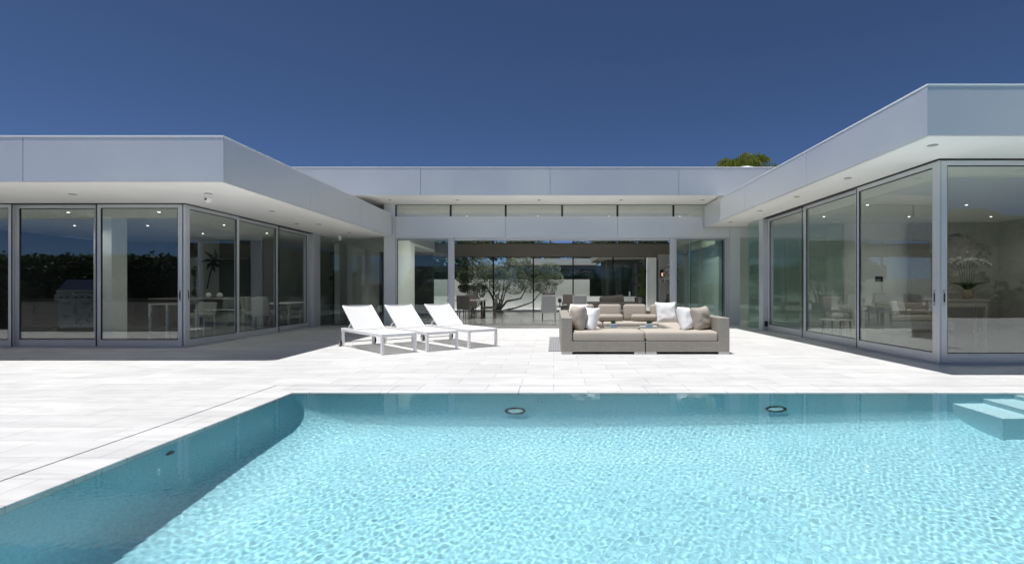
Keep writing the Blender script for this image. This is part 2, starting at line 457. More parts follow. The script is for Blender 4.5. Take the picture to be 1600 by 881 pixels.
# water surface with real ripples
yg = np.concatenate([np.arange(PY0+0.001, 1.9, 0.10), np.arange(1.9, PY1-0.012, 0.0105), [PY1-0.001]])
xg = np.concatenate([np.arange(PX0+0.001, 6.0, 0.0105), np.arange(6.0, PX1-0.05, 0.08), [PX1-0.001]])
X, Y = np.meshgrid(xg, yg)
H = np.zeros_like(X)
for k in range(80):
    lam = 0.032*(10**(RNG.random()*0.5)); kk = 2*math.pi/lam
    th = RNG.normal(0.6, 1.2); ph = RNG.random()*6.28
    slope = 0.0016
    H += slope/kk*np.sin(kk*(X*math.cos(th)+Y*math.sin(th))+ph + 2.2*np.sin(0.9*X+0.7*Y*((k % 5)-2)))
rr = np.hypot(X-0.75, Y-2.6)
env = np.exp(-((rr-0.45)/0.25)**2)
H *= (0.8+1.9*env)*(0.8+0.2*np.sin(1.3*X+0.4)*np.sin(1.1*Y+1))*np.clip((PY1-Y)/0.3+0.5, 0, 1)
H = np.where(Y < 1.9, 0, H)
nx, ny = len(xg), len(yg)
verts = np.stack([X.ravel(), Y.ravel(), (H-0.011).ravel()], 1)
idx = np.arange(nx*ny).reshape(ny, nx)
faces = np.stack([idx[:-1, :-1].ravel(), idx[:-1, 1:].ravel(), idx[1:, 1:].ravel(), idx[1:, :-1].ravel()], 1)
me = bpy.data.meshes.new('water'); me.from_pydata(verts.tolist(), [], faces.tolist())
me.polygons.foreach_set('use_smooth', [True]*len(me.polygons)); me.materials.append(M['water'])
wo = bpy.data.objects.new('water', me); COL.objects.link(wo); tag(wo, kind='structure')
try: wo.cycles.is_caustics_caster = True
except Exception as e: print('no cast', e)

# pool fittings
for i, (x, z, lb) in enumerate(((-0.44, -0.80, 'round steel pool light on the far pool wall, below the loungers side'), (2.55, -0.78, 'round steel pool light on the far pool wall, towards the corner steps'))):
    t = thing('pool_light', lb, 'pool light', (x, PY1, z), 0, 'round lights in the far pool wall')
    bm = NB(); lathe(bm, [(0.118, 0.0), (0.12, -0.025), (0.112, -0.035), (0.104, -0.035), (0.104, -0.001)], n=32, axis='Y'); obj('rim', bm, M['seal'], t, True)
    bm = NB(); lathe(bm, [(0.103, -0.004), (0.09, -0.02), (0.05, -0.028)], n=32, axis='Y'); obj('lens', bm, M['steel'], t, True)
for x, z, lb in ((-0.15, -0.34, 'small pool inlet on the far wall just right of the first light'), (2.62, -0.26, 'small pool inlet above the light nearer the steps')):
    bm = NB(); lathe(bm, [(0.035, 0.0), (0.035, -0.012), (0.015, -0.016)], n=16, axis='Y')
    o = obj('pool_inlet', bm, M['steel'], None, True); o.location = (x, PY1, z); tag(o, lb, 'pool inlet', 'small inlets in the pool walls')
bm = NB(); lathe(bm, [(0.04, 0.0), (0.04, 0.012), (0.015, 0.016)], n=16, axis='X')
o = obj('pool_inlet', bm, M['black'], None, True); o.location = (PX0, 4.0, -0.33); tag(o, 'small dark pool inlet on the shaded left wall', 'pool inlet', 'small inlets in the pool walls')

# ------------------------------------------------------------------ the house
house = thing('modern_house', 'single storey white house with flat metal roofs and glass walls around the pool terrace', 'house')
def part(name, bm, m, parent=None, label=None, smooth=False):
    o = obj(name, bm, m, parent or house, smooth)
    if label: o['label'] = label
    return o

def fascia_run(bm, axis, a0, a1, c, z0, z1, joints, inward, th=0.06):
    """panels along one edge, 8 mm open joints; axis 'x': run in x at y=c"""
    pts = [a0] + sorted(joints) + [a1]
    for p, q in zip(pts, pts[1:]):
        p_ = p + (0.005 if p != a0 else 0); q_ = q - (0.005 if q != a1 else 0)
        if axis == 'x': box(bm, p_, q_, min(c, c+inward*th), max(c, c+inward*th), z0, z1)
        else: box(bm, min(c, c+inward*th), max(c, c+inward*th), p_, q_, z0, z1)

def roof(x0, x1, y0, y1, zs, zt, runs, label, dls, open_=None):
    """runs: list of (axis, a0, a1, c, joints, inward)"""
    bm = NB(); box(bm, x0+0.07, x1-0.07, y0+0.07, y1, zs+0.12, zt-0.02)
    r = part('roof', bm, M['roof'], label=label)
    bm = NB()
    for ax, a0, a1, c, js, inw in runs: fascia_run(bm, ax, a0, a1, c, zs-0.012, zt, js, inw)
    part('fascia', bm, M['panel'], r)
    bm = NB()
    for ax, a0, a1, c, js, inw in runs:
        o_ = inw*0.062
        if ax == 'x':
            box(bm, a0+0.01, a1-0.01, min(c+o_, c+o_+inw*.02), max(c+o_, c+o_+inw*.02), zs+0.01, zt-0.01)
        else:
            box(bm, min(c+o_, c+o_+inw*.02), max(c+o_, c+o_+inw*.02), a0+0.01, a1-0.01, zs+0.01, zt-0.01)
    part('fascia_backing', bm, M['capping'], r)
    bm = NB()
    for ax, a0, a1, c, js, inw in runs:
        if ax == 'x': box(bm, a0-0.004, a1+0.004, min(c-inw*.006, c+inw*.12), max(c-inw*.006, c+inw*.12), zt+0.001, zt+0.022)
        else: box(bm, min(c-inw*.006, c+inw*.12), max(c-inw*.006, c+inw*.12), a0+0.0592, a1-0.004, zt+0.001, zt+0.0215)
    part('coping_strip', bm, M['capping'], r)
    bm = NB(); box(bm, x0+0.085, x1-0.085, y0+0.085, y1-0.003, zs, zs+0.1)
    part('soffit', bm, M['soffit'], r)
    for (dx, dy) in dls:
        bm = NB(); lathe(bm, [(0.062, 0.001), (0.066, -0.006), (0.05, -0.009), (0.047, -0.002)], (dx, dy, zs), n=20)
        part('downlight', bm, M['lens'], r, smooth=True)
    return r

LZ, LT = 2.92, 3.62
roof(-21, -5.29, 8.2, 16.74, LZ, LT,
     [('x', -21, -5.29, 8.2, [-8.5, -11.7, -14.9, -18.1], 1), ('y', 8.262, 16.74, -5.29, [11.15, 14.0], -1)],
     'flat roof of the left wing', [(-8.8, 9.37), (-11.0, 9.37), (-13.2, 9.37), (-6.27, 9.3), (-6.27, 11.4), (-6.82, 13.6), (-6.27, 13.7), (-6.27, 15.7)])
RZ, RT = 3.22, 3.86
roof(4.92, 21, 6.74, 16.74, RZ, RT,
     [('x', 4.92, 21, 6.74, [8.2, 11.5, 14.8], 1), ('y', 6.802, 16.74, 4.92, [9.97, 13.2], 1)],
     'flat roof of the right wing', [(5.37, 7.25), (5.4, 9.4), (5.37, 11.3), (5.36, 13.3), (5.36, 15.5), (8.0, 7.25)])
CZ, CT = 3.96, 4.76
YC = 16.8
roof(-13, 13, 15.08, 28.6, CZ, CT,
     [('x', -13, 13, 15.08, [-7.8, -3.92, -0.1, 3.69, 7.5], 1)],
     'taller flat roof of the central pavilion', [(-5.1, 15.95), (-3.0, 15.95), (-0.45, 15.95), (2.1, 15.95), (4.65, 15.95)])

# --- doors and windows ------------------------------------------------------
def framed(name, axis, a0, a1, c, z0, z1, stile=0.085, rail=0.07, kick=0.13, th=0.05, glass='glass', label=None, handle=None, dark=None, m='frame'):
    def bb(bm, p0, p1, d0, d1, q0, q1, **k):
        if axis == 'x': box(bm, p0, p1, c+d0, c+d1, q0, q1, **k)
        else: box(bm, c+d0, c+d1, p0, p1, q0, q1, **k)
    h = th/2
    bm = NB()
    bb(bm, a0, a0+stile, -h, h, z0, z1, bev=0.004, seg=1); bb(bm, a1-stile, a1, -h, h, z0, z1, bev=0.004, seg=1)
    bb(bm, a0+stile+0.0005, a1-stile-0.0005, -h+0.002, h-0.002, z0, z0+kick); bb(bm, a0+stile+0.0005, a1-stile-0.0005, -h+0.002, h-0.002, z1-rail, z1)
    f = part(name, bm, M[m], label=label)
    bm = NB(); bb(bm, a0+stile-0.01, a1-stile+0.01, -0.006, 0.006, z0+kick-0.01, z1-rail+0.01)
    part('pane', bm, M[glass], f)
    bm = NB(); e = 0.012
    A0, A1, Q0, Q1 = a0+stile+0.001, a1-stile-0.001, z0+kick+0.001, z1-rail-0.001
    for (p0, p1, q0, q1) in ((A0, A0+e, Q0, Q1), (A1-e, A1, Q0, Q1), (A0+e, A1-e, Q0, Q0+e), (A0+e, A1-e, Q1-e, Q1)):
        bb(bm, p0, p1, -0.014, -0.0065, q0, q1)
        bb(bm, p0, p1, 0.0065, 0.014, q0, q1)
    part('seal', bm, M['seal'], f)
    if handle is not None:
        side, face = handle
        p = a0+stile/2 if side == 0 else a1-stile/2
        bm = NB(); bb(bm, p-0.012, p+0.012, *( (-h-0.006, -h+0.004) if face < 0 else (h-0.004, h+0.006) ), 0.98, 1.12, bev=0.003)
        part('handle', bm, M['seal'], f)
        bm = NB(); bb(bm, p-0.02, p+0.02, *( (-h-0.003, -h+0.003) if face < 0 else (h-0.003, h+0.003) ), 0.93, 1.17)
        part('escutcheon', bm, M['steel'], f)
    return f

ZB, ZTL = 0.025, 2.90
# left wing front (faces the camera), y = 10.37
xp = [-7.50, -9.24, -10.95, -12.68, -14.4, -16.1]
for i in range(5):
    framed('sliding_door', 'x', xp[i+1]-0.03, xp[i]-(0.03 if i == 0 else 0.02), 10.40 + (0.055 if i % 2 else 0), ZB, ZTL, handle=(1, -1) if i == 0 else None)
for i in range(1, 5):
    bm = NB(); box(bm, xp[i]-0.03, xp[i]-0.012, 10.363, 10.373, ZB, ZTL); part('door_gasket', bm, M['seal'])
bm = NB(); box(bm, -7.527, -7.512, 10.39, 10.44, ZB, ZTL); part('door_gasket', bm, M['seal'])
bm = NB(); box(bm, -7.51, -7.465, 10.385, 10.432, ZB, ZTL); part('corner_post', bm, M['frame'])
# left wing side (faces +x), x=-7.46
yp = [10.42, 12.13, 13.94, 15.80]
for i in range(3):
    framed('sliding_door', 'y', yp[i]+0.02, yp[i+1]+0.05, -7.50 - 0.055*(i), ZB, ZTL, handle=(0, 1) if i == 0 else None)
for i in range(1, 3):
    bm = NB(); box(bm, -7.49, -7.478, yp[i]+0.0, yp[i]+0.02, ZB, ZTL); part('door_gasket', bm, M['seal'])
bm = NB(); box(bm, -7.74, -7.44, 15.87, 16.33, 0, LZ-0.002, bev=0.004, seg=1); part('column', bm, M['frame'])
# frameless glass corner
bm = NB(); box(bm, -7.506, -7.494, 16.34, 17.38, 0.01, LZ-0.003); part('glass_wall', bm, M['glass'])
bm = NB(); box(bm, -7.48, -5.6, 17.39, 17.402, 0.01, LZ-0.003); part('glass_wall', bm, M['glass'])
# tracks / thresholds
bm = NB(); box(bm, -16.1, -7.40, 10.31, 10.52, 0.002, 0.02); part('door_track', bm, M['frame'])
bm = NB(); box(bm, -7.72, -7.40, 10.5205, 15.86, 0.002, 0.02); part('door_track', bm, M['frame'])
bm = NB(); box(bm, -16.1, -7.45, 10.352, 10.50, ZTL+0.002, LZ-0.001); part('door_head', bm, M['seal'])
bm = NB(); box(bm, -7.66, -7.452, 10.5005, 15.86, ZTL+0.002, LZ-0.001); part('door_head', bm, M['seal'])

# right wing
ZTR = 3.19
yp = [8.03, 10.17, 12.40, 14.62]
for i in range(3):
    framed('sliding_door', 'y', yp[i]+0.02, yp[i+1]+0.05, 6.05 + 0.055*i, ZB, ZTR, stile=0.10, rail=0.075, kick=0.15, handle=(0, -1) if i == 0 else None)
for i in range(1, 3):
    bm = NB(); box(bm, 6.02, 6.032, yp[i]+0.0, yp[i]+0.02, ZB, ZTR); part('door_gasket', bm, M['seal'])
bm = NB(); box(bm, 6.049, 6.064, 8.046, 8.049, ZB, ZTR); part('door_gasket', bm, M['seal'])
bm = NB(); box(bm, 6.02, 6.038, 7.99, 8.043, ZB, ZTR); part('corner_post', bm, M['frame'])
xp = [6.03, 8.25, 10.5, 12.75, 15.0]
for i in range(4):
    framed('sliding_door', 'x', xp[i]+0.02, xp[i+1]+0.05, 8.02 + (0.055 if i % 2 else 0), ZB, ZTR, stile=0.10, rail=0.075, kick=0.15, handle=(0, -1) if i == 0 else None)
bm = NB(); box(bm, 5.97, 15, 7.93, 8.15, 0.002, 0.02); part('door_track', bm, M['frame'])
bm = NB(); box(bm, 5.97, 6.26, 8.1505, 14.64, 0.002, 0.02); part('door_track', bm, M['frame'])
bm = NB(); box(bm, 6.015, 15, 7.99, 8.13, ZTR+0.002, RZ-0.001); part('door_head', bm, M['seal'])
bm = NB(); box(bm, 6.015, 6.2, 8.1305, 14.64, ZTR+0.002, RZ-0.001); part('door_head', bm, M['seal'])
bm = NB(); box(bm, 6.0, 6.3, 14.69, 14.97, 0, RZ-0.002, bev=0.004, seg=1); c_ = part('column', bm, M['frame'])
bm = NB(); box(bm, 6.05, 6.17, 14.678, 14.689, 0.12, 0.27); part('vent_plate', bm, M['seal'], c_)
bm = NB(); box(bm, 6.02, 6.032, 14.98, 15.84, 0.01, RZ-0.003); part('glass_wall', bm, M['glass_green'])
bm = NB(); box(bm, 6.035, 9.0, 15.85, 15.862, 0.01, RZ-0.003); part('glass_wall', bm, M['glass_green'])

# central pavilion front, y = 16.8
ZH = 2.88
bm = NB(); box(bm, -5.57, -5.2, YC, YC+0.35, 0, 3.955); part('column', bm, M['panel'])
bm = NB()
pts = [-5.195, -1.58, 2.1, 5.78, 9.4]
for p, q in zip(pts, pts[1:]): box(bm, p+0.004, q-0.004, YC, YC+0.05, ZH, 3.545)
part('wall_panel', bm, M['panel'], label='metal panel band above the pavilion doors')
bm = NB(); box(bm, -5.195, 9.4, YC+0.052, YC+0.2, ZH+0.002, 3.54); part('beam', bm, M['capping'])
bm = NB(); box(bm, -5.19, 9.4, YC-0.02, YC+0.12, 3.546, 3.562); part('sill', bm, M['capping'])
# clerestory
cx_ = [-5.195, -3.385, -1.575, 0.28, 2.10, 3.94, 5.76]
for p, q in zip(cx_, cx_[1:]):
    bm = NB()
    for (a, b_) in ((p, p+0.03), (q-0.03, q)): box(bm, a, b_, YC+0.02, YC+0.07, 3.563, 3.955)
    box(bm, p+0.001, q-0.001, YC+0.022, YC+0.068, 3.5635, 3.575); box(bm, p+0.001, q-0.001, YC+0.022, YC+0.068, 3.944, 3.9545)
    w = part('window', bm, M['seal'])
    bm = NB(); box(bm, p+0.025, q-0.025, YC+0.04, YC+0.05, 3.563, 3.955); part('pane', bm, M['glass'], w)
# fixed window left, posts, right stack, panels
framed('window', 'x', -5.195, -3.42, YC+0.05, 0.01, ZH-0.003, stile=0.05, rail=0.05, kick=0.06, glass='glass_green')
bm = NB(); box(bm, -3.415, -3.28, YC, YC+0.16, 0, ZH-0.002, bev=0.004, seg=1); part('door_post', bm, M['frame'])
bm = NB(); box(bm, 3.84, 3.99, YC, YC+0.16, 0, ZH-0.002, bev=0.004, seg=1); part('door_post', bm, M['frame'])
framed('sliding_door', 'x', 3.995, 5.67, YC+0.05, 0.01, ZH-0.003, stile=0.05, rail=0.05, kick=0.06, glass='glass_green')
framed('sliding_door', 'x', 4.02, 5.65, YC+0.16, 0.01, ZH-0.003, stile=0.04, rail=0.05, kick=0.06, glass='glass_green')
framed('sliding_door', 'x', 4.52, 5.65, YC+0.26, 0.01, ZH-0.003, stile=0.03, rail=0.05, kick=0.06, glass='glass_green')
bm = NB(); box(bm, 5.675, 5.78, YC-0.01, YC+0.12, 0, ZH-0.002, bev=0.004, seg=1); part('door_post', bm, M['frame'])
bm = NB(); box(bm, 5.785, 6.12, YC, YC+0.1, 0, ZH-0.002); part('wall_panel', bm, M['panel'])
bm = NB(); box(bm, 6.125, 9.4, YC+0.04, YC+0.052, 0.01, ZH-0.003); part('glass_wall', bm, M['glass_green'])
bm = NB(); box(bm, -5.195, 5.78, YC+0.13, YC+0.29, 2.80, ZH-0.002); part('door_head', bm, M['frame'])

# interior floors
bm = NB()
box(bm, -5.56, 9.4, YC+0.002, 27.3, -0.14, 0.004)
tag(obj('pavilion_floor', bm, M['floor_in']), kind='structure')
bm = NB()
box(bm, -16.1, -7.75, 10.53, 24.0, -0.14, 0.004); box(bm, -7.7495, -5.565, 17.41, 24.0, -0.14, 0.004)
box(bm, 6.27, 18, 8.16, 16.79, -0.14, 0.004)
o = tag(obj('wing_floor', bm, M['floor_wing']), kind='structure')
# interior ceilings (behind soffits)
bm = NB(); box(bm, -16.1, -5.58, 16.75, 24, LZ, LZ+0.1); part('ceiling', bm, M['ceiling'])
bm = NB(); box(bm, -16.1, -5.58, 16.75, 24, LZ+0.11, LT); part('roof_slab', bm, M['roof'])

def wall(x0, x1, y0, y1, z0, z1, m, label=None):
    bm = NB(); box(bm, x0, x1, y0, y1, z0, z1); return part('wall', bm, M[m], label=label)
# left wing walls
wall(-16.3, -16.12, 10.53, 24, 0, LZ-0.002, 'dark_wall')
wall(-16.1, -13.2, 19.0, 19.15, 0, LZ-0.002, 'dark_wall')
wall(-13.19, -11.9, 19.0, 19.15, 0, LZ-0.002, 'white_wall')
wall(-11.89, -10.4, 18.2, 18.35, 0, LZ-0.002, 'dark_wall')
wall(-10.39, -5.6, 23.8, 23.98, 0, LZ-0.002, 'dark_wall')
wall(-10.55, -10.40, 18.36, 24, 0, LZ-0.002, 'grey_wall')
wall(-6.7, -5.58, 20.4, 20.55, 0, LZ-0.002, 'white_wall', 'pale wall behind the glass corner')
wall(-5.72, -5.58, 17.42, 20.39, 0, LZ-0.002, 'white_wall')
wall(-11.05, -10.62, 12.3, 12.75, 0.004, LZ-0.002, 'white_wall', 'pale pier just inside the front doors')
# right wing walls
wall(9.1, 11.15, 15.9, 16.05, 0, RZ-0.002, 'white_wall')
wall(10.905, 18, 15.6, 15.75, 0, RZ-0.002, 'stone_counter')
wall(13.6, 13.75, 8.3, 15.59, 0, RZ-0.002, 'stone_counter')
wall(8.95, 9.095, 15.9, 16.79, 0, RZ-0.002, 'white_wall')
# pavilion walls
wall(-5.57, -5.45, YC+0.36, 19.4, 0, 3.955, 'white_wall')
wall(-8.3, -8.1, 19.4, 27.3, 0, 3.955, 'grey_wall')
wall(-8.09, -5.58, 19.3, 19.39, 3.0, 3.955, 'dark_wall')
wall(6.45, 6.6, 20.0, 27.3, 0, 3.955, 'grey_wall')
wall(6.605, 9.4, 19.6, 19.75, 0, 3.955, 'white_wall')
wall(9.405, 9.55, YC+0.2, 19.75, 0, 3.955, 'white_wall')
wall(5.37, 5.95, 29.4, 29.7, -0.01, 3.0, 'white_wall', 'white pier beside the lamp wall')
wall(5.475, 6.44, 26.62, 26.78, 0.004, 3.0, 'grey_wall', 'grey wall carrying the lamp')
wall(6.0, 6.44, YC+2.2, 25.0, 2.86, 3.955, 'taupe')
# back glazing of the pavilion, y = 27
bm = NB(); box(bm, -8.0, 6.44, 27.0, 27.25, 2.90, 3.58); part('beam', bm, M['taupe'], label='taupe beam across the rear glazing')
bx_ = [-8.0, -5.3, -3.18, -1.07, 1.03, 3.14, 4.85, 5.47]
for p, q in zip(bx_, bx_[1:]):
    for (z0, z1) in ((0.01, 2.895), (3.585, 3.955)):
        bm = NB()
        for (a, b_) in ((p, p+0.035), (q-0.035, q)): box(bm, a, b_, 27.05, 27.1, z0, z1)
        box(bm, p+0.001, q-0.001, 27.052, 27.098, z0+0.0005, z0+0.03); box(bm, p+0.001, q-0.001, 27.052, 27.098, z1-0.02, z1-0.0005)
        w = part('window', bm, M['seal'])
        bm = NB(); box(bm, p+0.03, q-0.03, 27.07, 27.08, z0, z1); part('pane', bm, M['glass_clear'], w)

# interior lit downlights
def lit(x, y, z, r, pw=16):
    bm = NB(); lathe(bm, [(0.026, 0.0), (0.026, -0.004), (0.022, -0.005)], (x, y, z), n=12); part('ceiling_spot', bm, M['lamp_lit'], r)
    ld = bpy.data.lights.new('downlight_lamp', 'SPOT'); lo = bpy.data.objects.new('downlight_lamp', ld); COL.objects.link(lo)
    lo.location = (x, y, z-0.03); ld.energy = pw; ld.spot_size = R(150); ld.spot_blend = 0.6; ld.shadow_soft_size = 0.03; ld.color = (1.0, 0.95, 0.87)
bm = NB(); box(bm, -15.9, -15.8, 11, 11.1, LZ-0.012, LZ-0.001); spots = part('spot_rail', bm, M['white_metal'])
for (x, y) in ((-11.0, 11.6), (-11.1, 14.0), (-13.1, 14.0), (-8.9, 11.55), (-8.95, 13.9), (-10.96, 16.0), (-13.1, 11.6), (-8.9, 15.9)): lit(x, y, LZ, spots, 14)
for (x, y) in ((7.6, 10.2), (7.6, 12.4), (10.0, 10.2), (10.0, 12.4), (12.3, 10.2), (12.3, 12.4), (7.6, 14.4), (10.0, 14.4), (12.3, 14.4)): lit(x, y, RZ, spots, 17)
for (x, y) in ((-3.3, 19.5), (-0.6, 19.5), (2.1, 19.5), (4.8, 19.5)): lit(x, y, CZ, spots, 150)

# roof dome skylight
bm = NB(); lathe(bm, [(0.34, 0.0), (0.34, 0.09), (0.28, 0.14), (0.17, 0.18), (0.04, 0.19)], n=24)
o = obj('skylight_dome', bm, M['white_metal'], house, True); o.location = (5.9, 15.75, 4.75)

# ------------------------------------------------------------------ cctv
def cctv(x, y, z, label):
    t = thing('security_camera', label, 'security camera', (x, y, z), 0, 'small white cameras under the left roof')
    bm = NB(); lathe(bm, [(0.07, 0), (0.07, -0.025), (0.06, -0.04)], n=20); obj('mount', bm, M['white_metal'], t, True)
    bm = NB(); lathe(bm, [(0.06, -0.041), (0.066, -0.09), (0.055, -0.13), (0.03, -0.155), (0.005, -0.16)], n=20); obj('dome', bm, M['white_metal'], t, True)
    bm = NB(); lathe(bm, [(0.02, -0.061), (0.018, -0.075)], (0.0, 0, -0.10), n=12, axis='Y'); obj('lens', bm, M['seal'], t, True)
cctv(-6.33, 9.38, LZ, 'white dome security camera under the left roof, near its front corner')
cctv(-6.95, 16.6, LZ, 'white dome security camera under the left roof, beside the glass corner')

# ------------------------------------------------------------------ loungers
LL, LW, FH, HP = 2.03, 0.68, 0.375, 1.36
def make_lounger():
    t = thing('sun_lounger', 'x', 'sun lounger', (0, 0, 0), 0, 'white sun loungers on the terrace')
    # local: +y from foot to head, x across
    bm = NB()
    for sx in (-1, 1):
        x = sx*(LW/2-0.02)
        box(bm, x-0.02, x+0.02, 0, LL, FH-0.06, FH, bev=0.006)
    for y in (0.0, LL-0.04, HP+0.02): box(bm, -LW/2+0.041, LW/2-0.041, y, y+0.04, FH-0.058, FH-0.004, bev=0.004)
    obj('frame', bm, M['white_metal'], t)
    for y in (0.0, LL-0.10):
        for sx in (-1, 1):
            x = sx*(LW/2-0.021)
            bm = NB(); box(bm, x-0.022, x+0.022, y-0.001, y+0.055, 0 if y == 0 else 0.0, FH-0.061, bev=0.005); obj('leg', bm, M['white_metal'], t)
    # seat sling
    bm = NB(); n = 12
    for i in range(n):
        y0 = 0.03 + (HP-0.03)*i/n; y1 = 0.03 + (HP-0.03)*(i+1)/n
    ny_, nx_ = 14, 6
    g_ = [[bm.verts.new((-LW/2+0.02+(LW-0.04)*a/nx_, 0.02+(HP-0.02)*b_/ny_, FH+0.006-0.022*(1-(2*a/nx_-1)**2))) for a in range(nx_+1)] for b_ in range(ny_+1)]
    for b_ in range(ny_):
        for a in range(nx_): bm.faces.new((g_[b_][a], g_[b_][a+1], g_[b_+1][a+1], g_[b_+1][a]))
    obj('seat', bm, M['sling'], t)
    # backrest
    top = Vector((0, LL+0.0, 0.845)); hin = Vector((0, HP, FH+0.01))
    d = (top-hin); nrm = Vector((0, -d.z, d.y)).normalized()
    bm = NB()
    g_ = [[bm.verts.new(Vector((-LW/2+0.03+(LW-0.06)*a/nx_, 0, 0)) + hin + d*(b_/ny_) - nrm*(-0.004+0.02*(1-(2*a/nx_-1)**2))) for a in range(nx_+1)] for b_ in range(ny_+1)]
    for b_ in range(ny_):
        for a in range(nx_): bm.faces.new((g_[b_][a], g_[b_][a+1], g_[b_+1][a+1], g_[b_+1][a]))
    br_ = obj('backrest', bm, M['sling'], t)
    bm = NB()
    for sx in (-1, 1):
        x = sx*(LW/2-0.04)
        bar(bm, hin+Vector((x, 0, -0.012)), top+Vector((x, 0, -0.012)), 0.026, 0.03)
    bar(bm, top+Vector((-LW/2+0.05, -0.01, -0.018)), top+Vector((LW/2-0.05, -0.01, -0.018)), 0.028, 0.028)
    obj('back_frame', bm, M['white_metal'], br_)
    for sx in (-1, 1):
        x = sx*(LW/2-0.065)
        bm = NB(); bar(bm, (x, HP+0.24, FH+0.15), (x, HP+0.45, FH-0.02), 0.018, 0.022); obj('prop', bm, M['white_metal'], br_)
    for sx in (-1, 1):
        x = sx*(LW/2+0.025)
        bm = NB(); lathe(bm, [(0.045, -0.018), (0.075, -0.016), (0.08, 0.0), (0.075, 0.016), (0.045, 0.018)], (x, LL-0.02, 0.08), n=28, axis='X'); w = obj('wheel', bm, M['black'], t, True)
        bm = NB(); lathe(bm, [(0.01, -0.0225), (0.058, -0.0215), (0.058, 0.0215), (0.01, 0.0225)], (x, LL-0.02, 0.08), n=24, axis='X'); obj('hub', bm, M['steel'], w, True)
    bm = NB(); bar(bm, (-LW/2-0.01, LL-0.02, 0.08), (LW/2+0.01, LL-0.02, 0.08), 0.018, 0.018); obj('axle', bm, M['steel'], t)
    return t
lg = make_lounger()
LS = [((-3.06, 9.17), (-2.59, 9.62), 42, 'white sun lounger farthest from the sofa, its wheels at the edge of the roof shade'),
      ((-2.37, 9.68), (-1.90, 10.06), 41, 'white sun lounger standing between the other two'),
      ((-1.675, 10.23), (-1.18, 10.60), 40, 'white sun lounger nearest to the wicker sofa')]
for i, (A, B, ang, lb) in enumerate(LS):
    o = lg if i == 0 else copy_tree(lg)
    mx_ = ((A[0]+B[0])/2, (A[1]+B[1])/2)
    o.location = (mx_[0], mx_[1], 0.0); o.rotation_euler = (0, 0, R(ang)); o['label'] = lb

# ------------------------------------------------------------------ sofa set
def cushion(bm, x0, x1, y0, y1, z0, z1, r=0.045, puff=0.012):
    w, d, h = x1-x0, y1-y0, z1-z0
    box(bm, x0, x1, y0, y1, z0, z1, bev=r, seg=4)
    bmesh.ops.subdivide_edges(bm, edges=[e for e in bm.edges if e.calc_length() > 0.25], cuts=5, use_grid_fill=True)
    cx, cy_ = (x0+x1)/2, (y0+y1)/2
    for v in bm.verts:
        if v.co.z > z1-0.02:
            u = (v.co.x-cx)/(w/2); q = (v.co.y-cy_)/(d/2)
            v.co.z += 0.014*max(0, 1-u*u)*max(0, 1-q*q) + 0.0035*math.sin(v.co.x*17+v.co.y*9)*(1-abs(q)*0.5)
SG = 'wicker sofa modules in a square around the coffee table'
def module(label, x0, x1, y0, y1, sides, cus=(), m='beige_fabric'):
    cx, cy_ = (x0+x1)/2, (y0+y1)/2
    t = thing('sofa_module', label, 'outdoor sofa', (cx, cy_, 0), 0, SG)
    hx, hy = (x1-x0)/2, (y1-y0)/2
    bm = NB(); box(bm, -hx+0.004, hx-0.004, -hy+0.004, hy-0.004, 0.045, 0.235, bev=0.008); obj('base', bm, M['wicker'], t)
    T = 0.2
    ix0, ix1, iy0, iy1 = -hx, hx, -hy, hy
    if 'L' in sides: ix0 = -hx+T
    if 'R' in sides: ix1 = hx-T
    if 'B' in sides: iy1 = hy-T
    if 'L' in sides:
        bm = NB(); box(bm, -hx, -hx+T, -hy, hy, 0.046, 0.665, bev=0.012); obj('armrest' , bm, M['wicker'], t)
    if 'R' in sides:
        bm = NB(); box(bm, hx-T, hx, -hy, hy, 0.046, 0.665, bev=0.012); obj('armrest', bm, M['wicker'], t)
    if 'B' in sides:
        bm = NB(); box(bm, ix0+0.001, ix1-0.001, hy-T, hy-0.002, 0.046, 0.663, bev=0.012); obj('backrest', bm, M['wicker'], t)
    bm = NB(); cushion(bm, ix0+0.005, ix1-0.005, iy0+0.004, iy1-0.005, 0.237, 0.412); obj('seat_cushion', bm, M[m], t, True)
    for sx in (-1, 1):
        for sy in (-1, 1):
            bm = NB(); w_ = 0.2
            xa = sx*hx; xb = sx*(hx-w_)
            ya = sy*(hy-0.01); yb = sy*(hy-0.08)
            box(bm, min(xa, xb), max(xa, xb), min(ya, yb), max(ya, yb), 0.001, 0.044); obj('foot', bm, M['steel'], t)
    for (kind, cxx, cyy, cz, w, d, h, rot) in cus:
        bm = NB()
        Mx = Matrix.Translation(Vector((cxx-cx, cyy-cy_, cz))) @ Euler(rot).to_matrix().to_4x4()
        if kind == 'back': box(bm, -w/2, w/2, -d/2, d/2, -h/2, h/2, bev=0.07, M=Mx, seg=5); obj('back_cushion', bm, M['taupe_fabric'], t, True)
        else:
            lathe(bm, [(0.03, -w/2), (h/2*0.85, -w/2+0.01), (h/2, -w/2+0.05), (h/2, w/2-0.05), (h/2*0.85, w/2-0.01), (0.03, w/2)], n=20, axis='X')
            for v in bm.verts: v.co = Mx @ v.co
            obj('lumbar_roll', bm, M['taupe_fabric'], t, True)
    return t
XA, XB = 0.14, 3.20
module('front left wicker daybed section with sand cushion, arm at its left end', XA, 1.665, 9.30, 10.10, 'L')
module('front right wicker daybed section with sand cushion, arm at its right end', 1.675, XB, 9.30, 10.10, 'R')
module('narrow wicker side section running back from the left front daybed', XA, 0.95, 10.13, 11.80, 'L')
module('narrow wicker side section running back from the right front daybed', 2.40, XB, 10.13, 11.80, 'R', [('back', 2.87, 11.3, 0.60, 0.55, 0.16, 0.38, (R(-12), 0, R(-90)))])
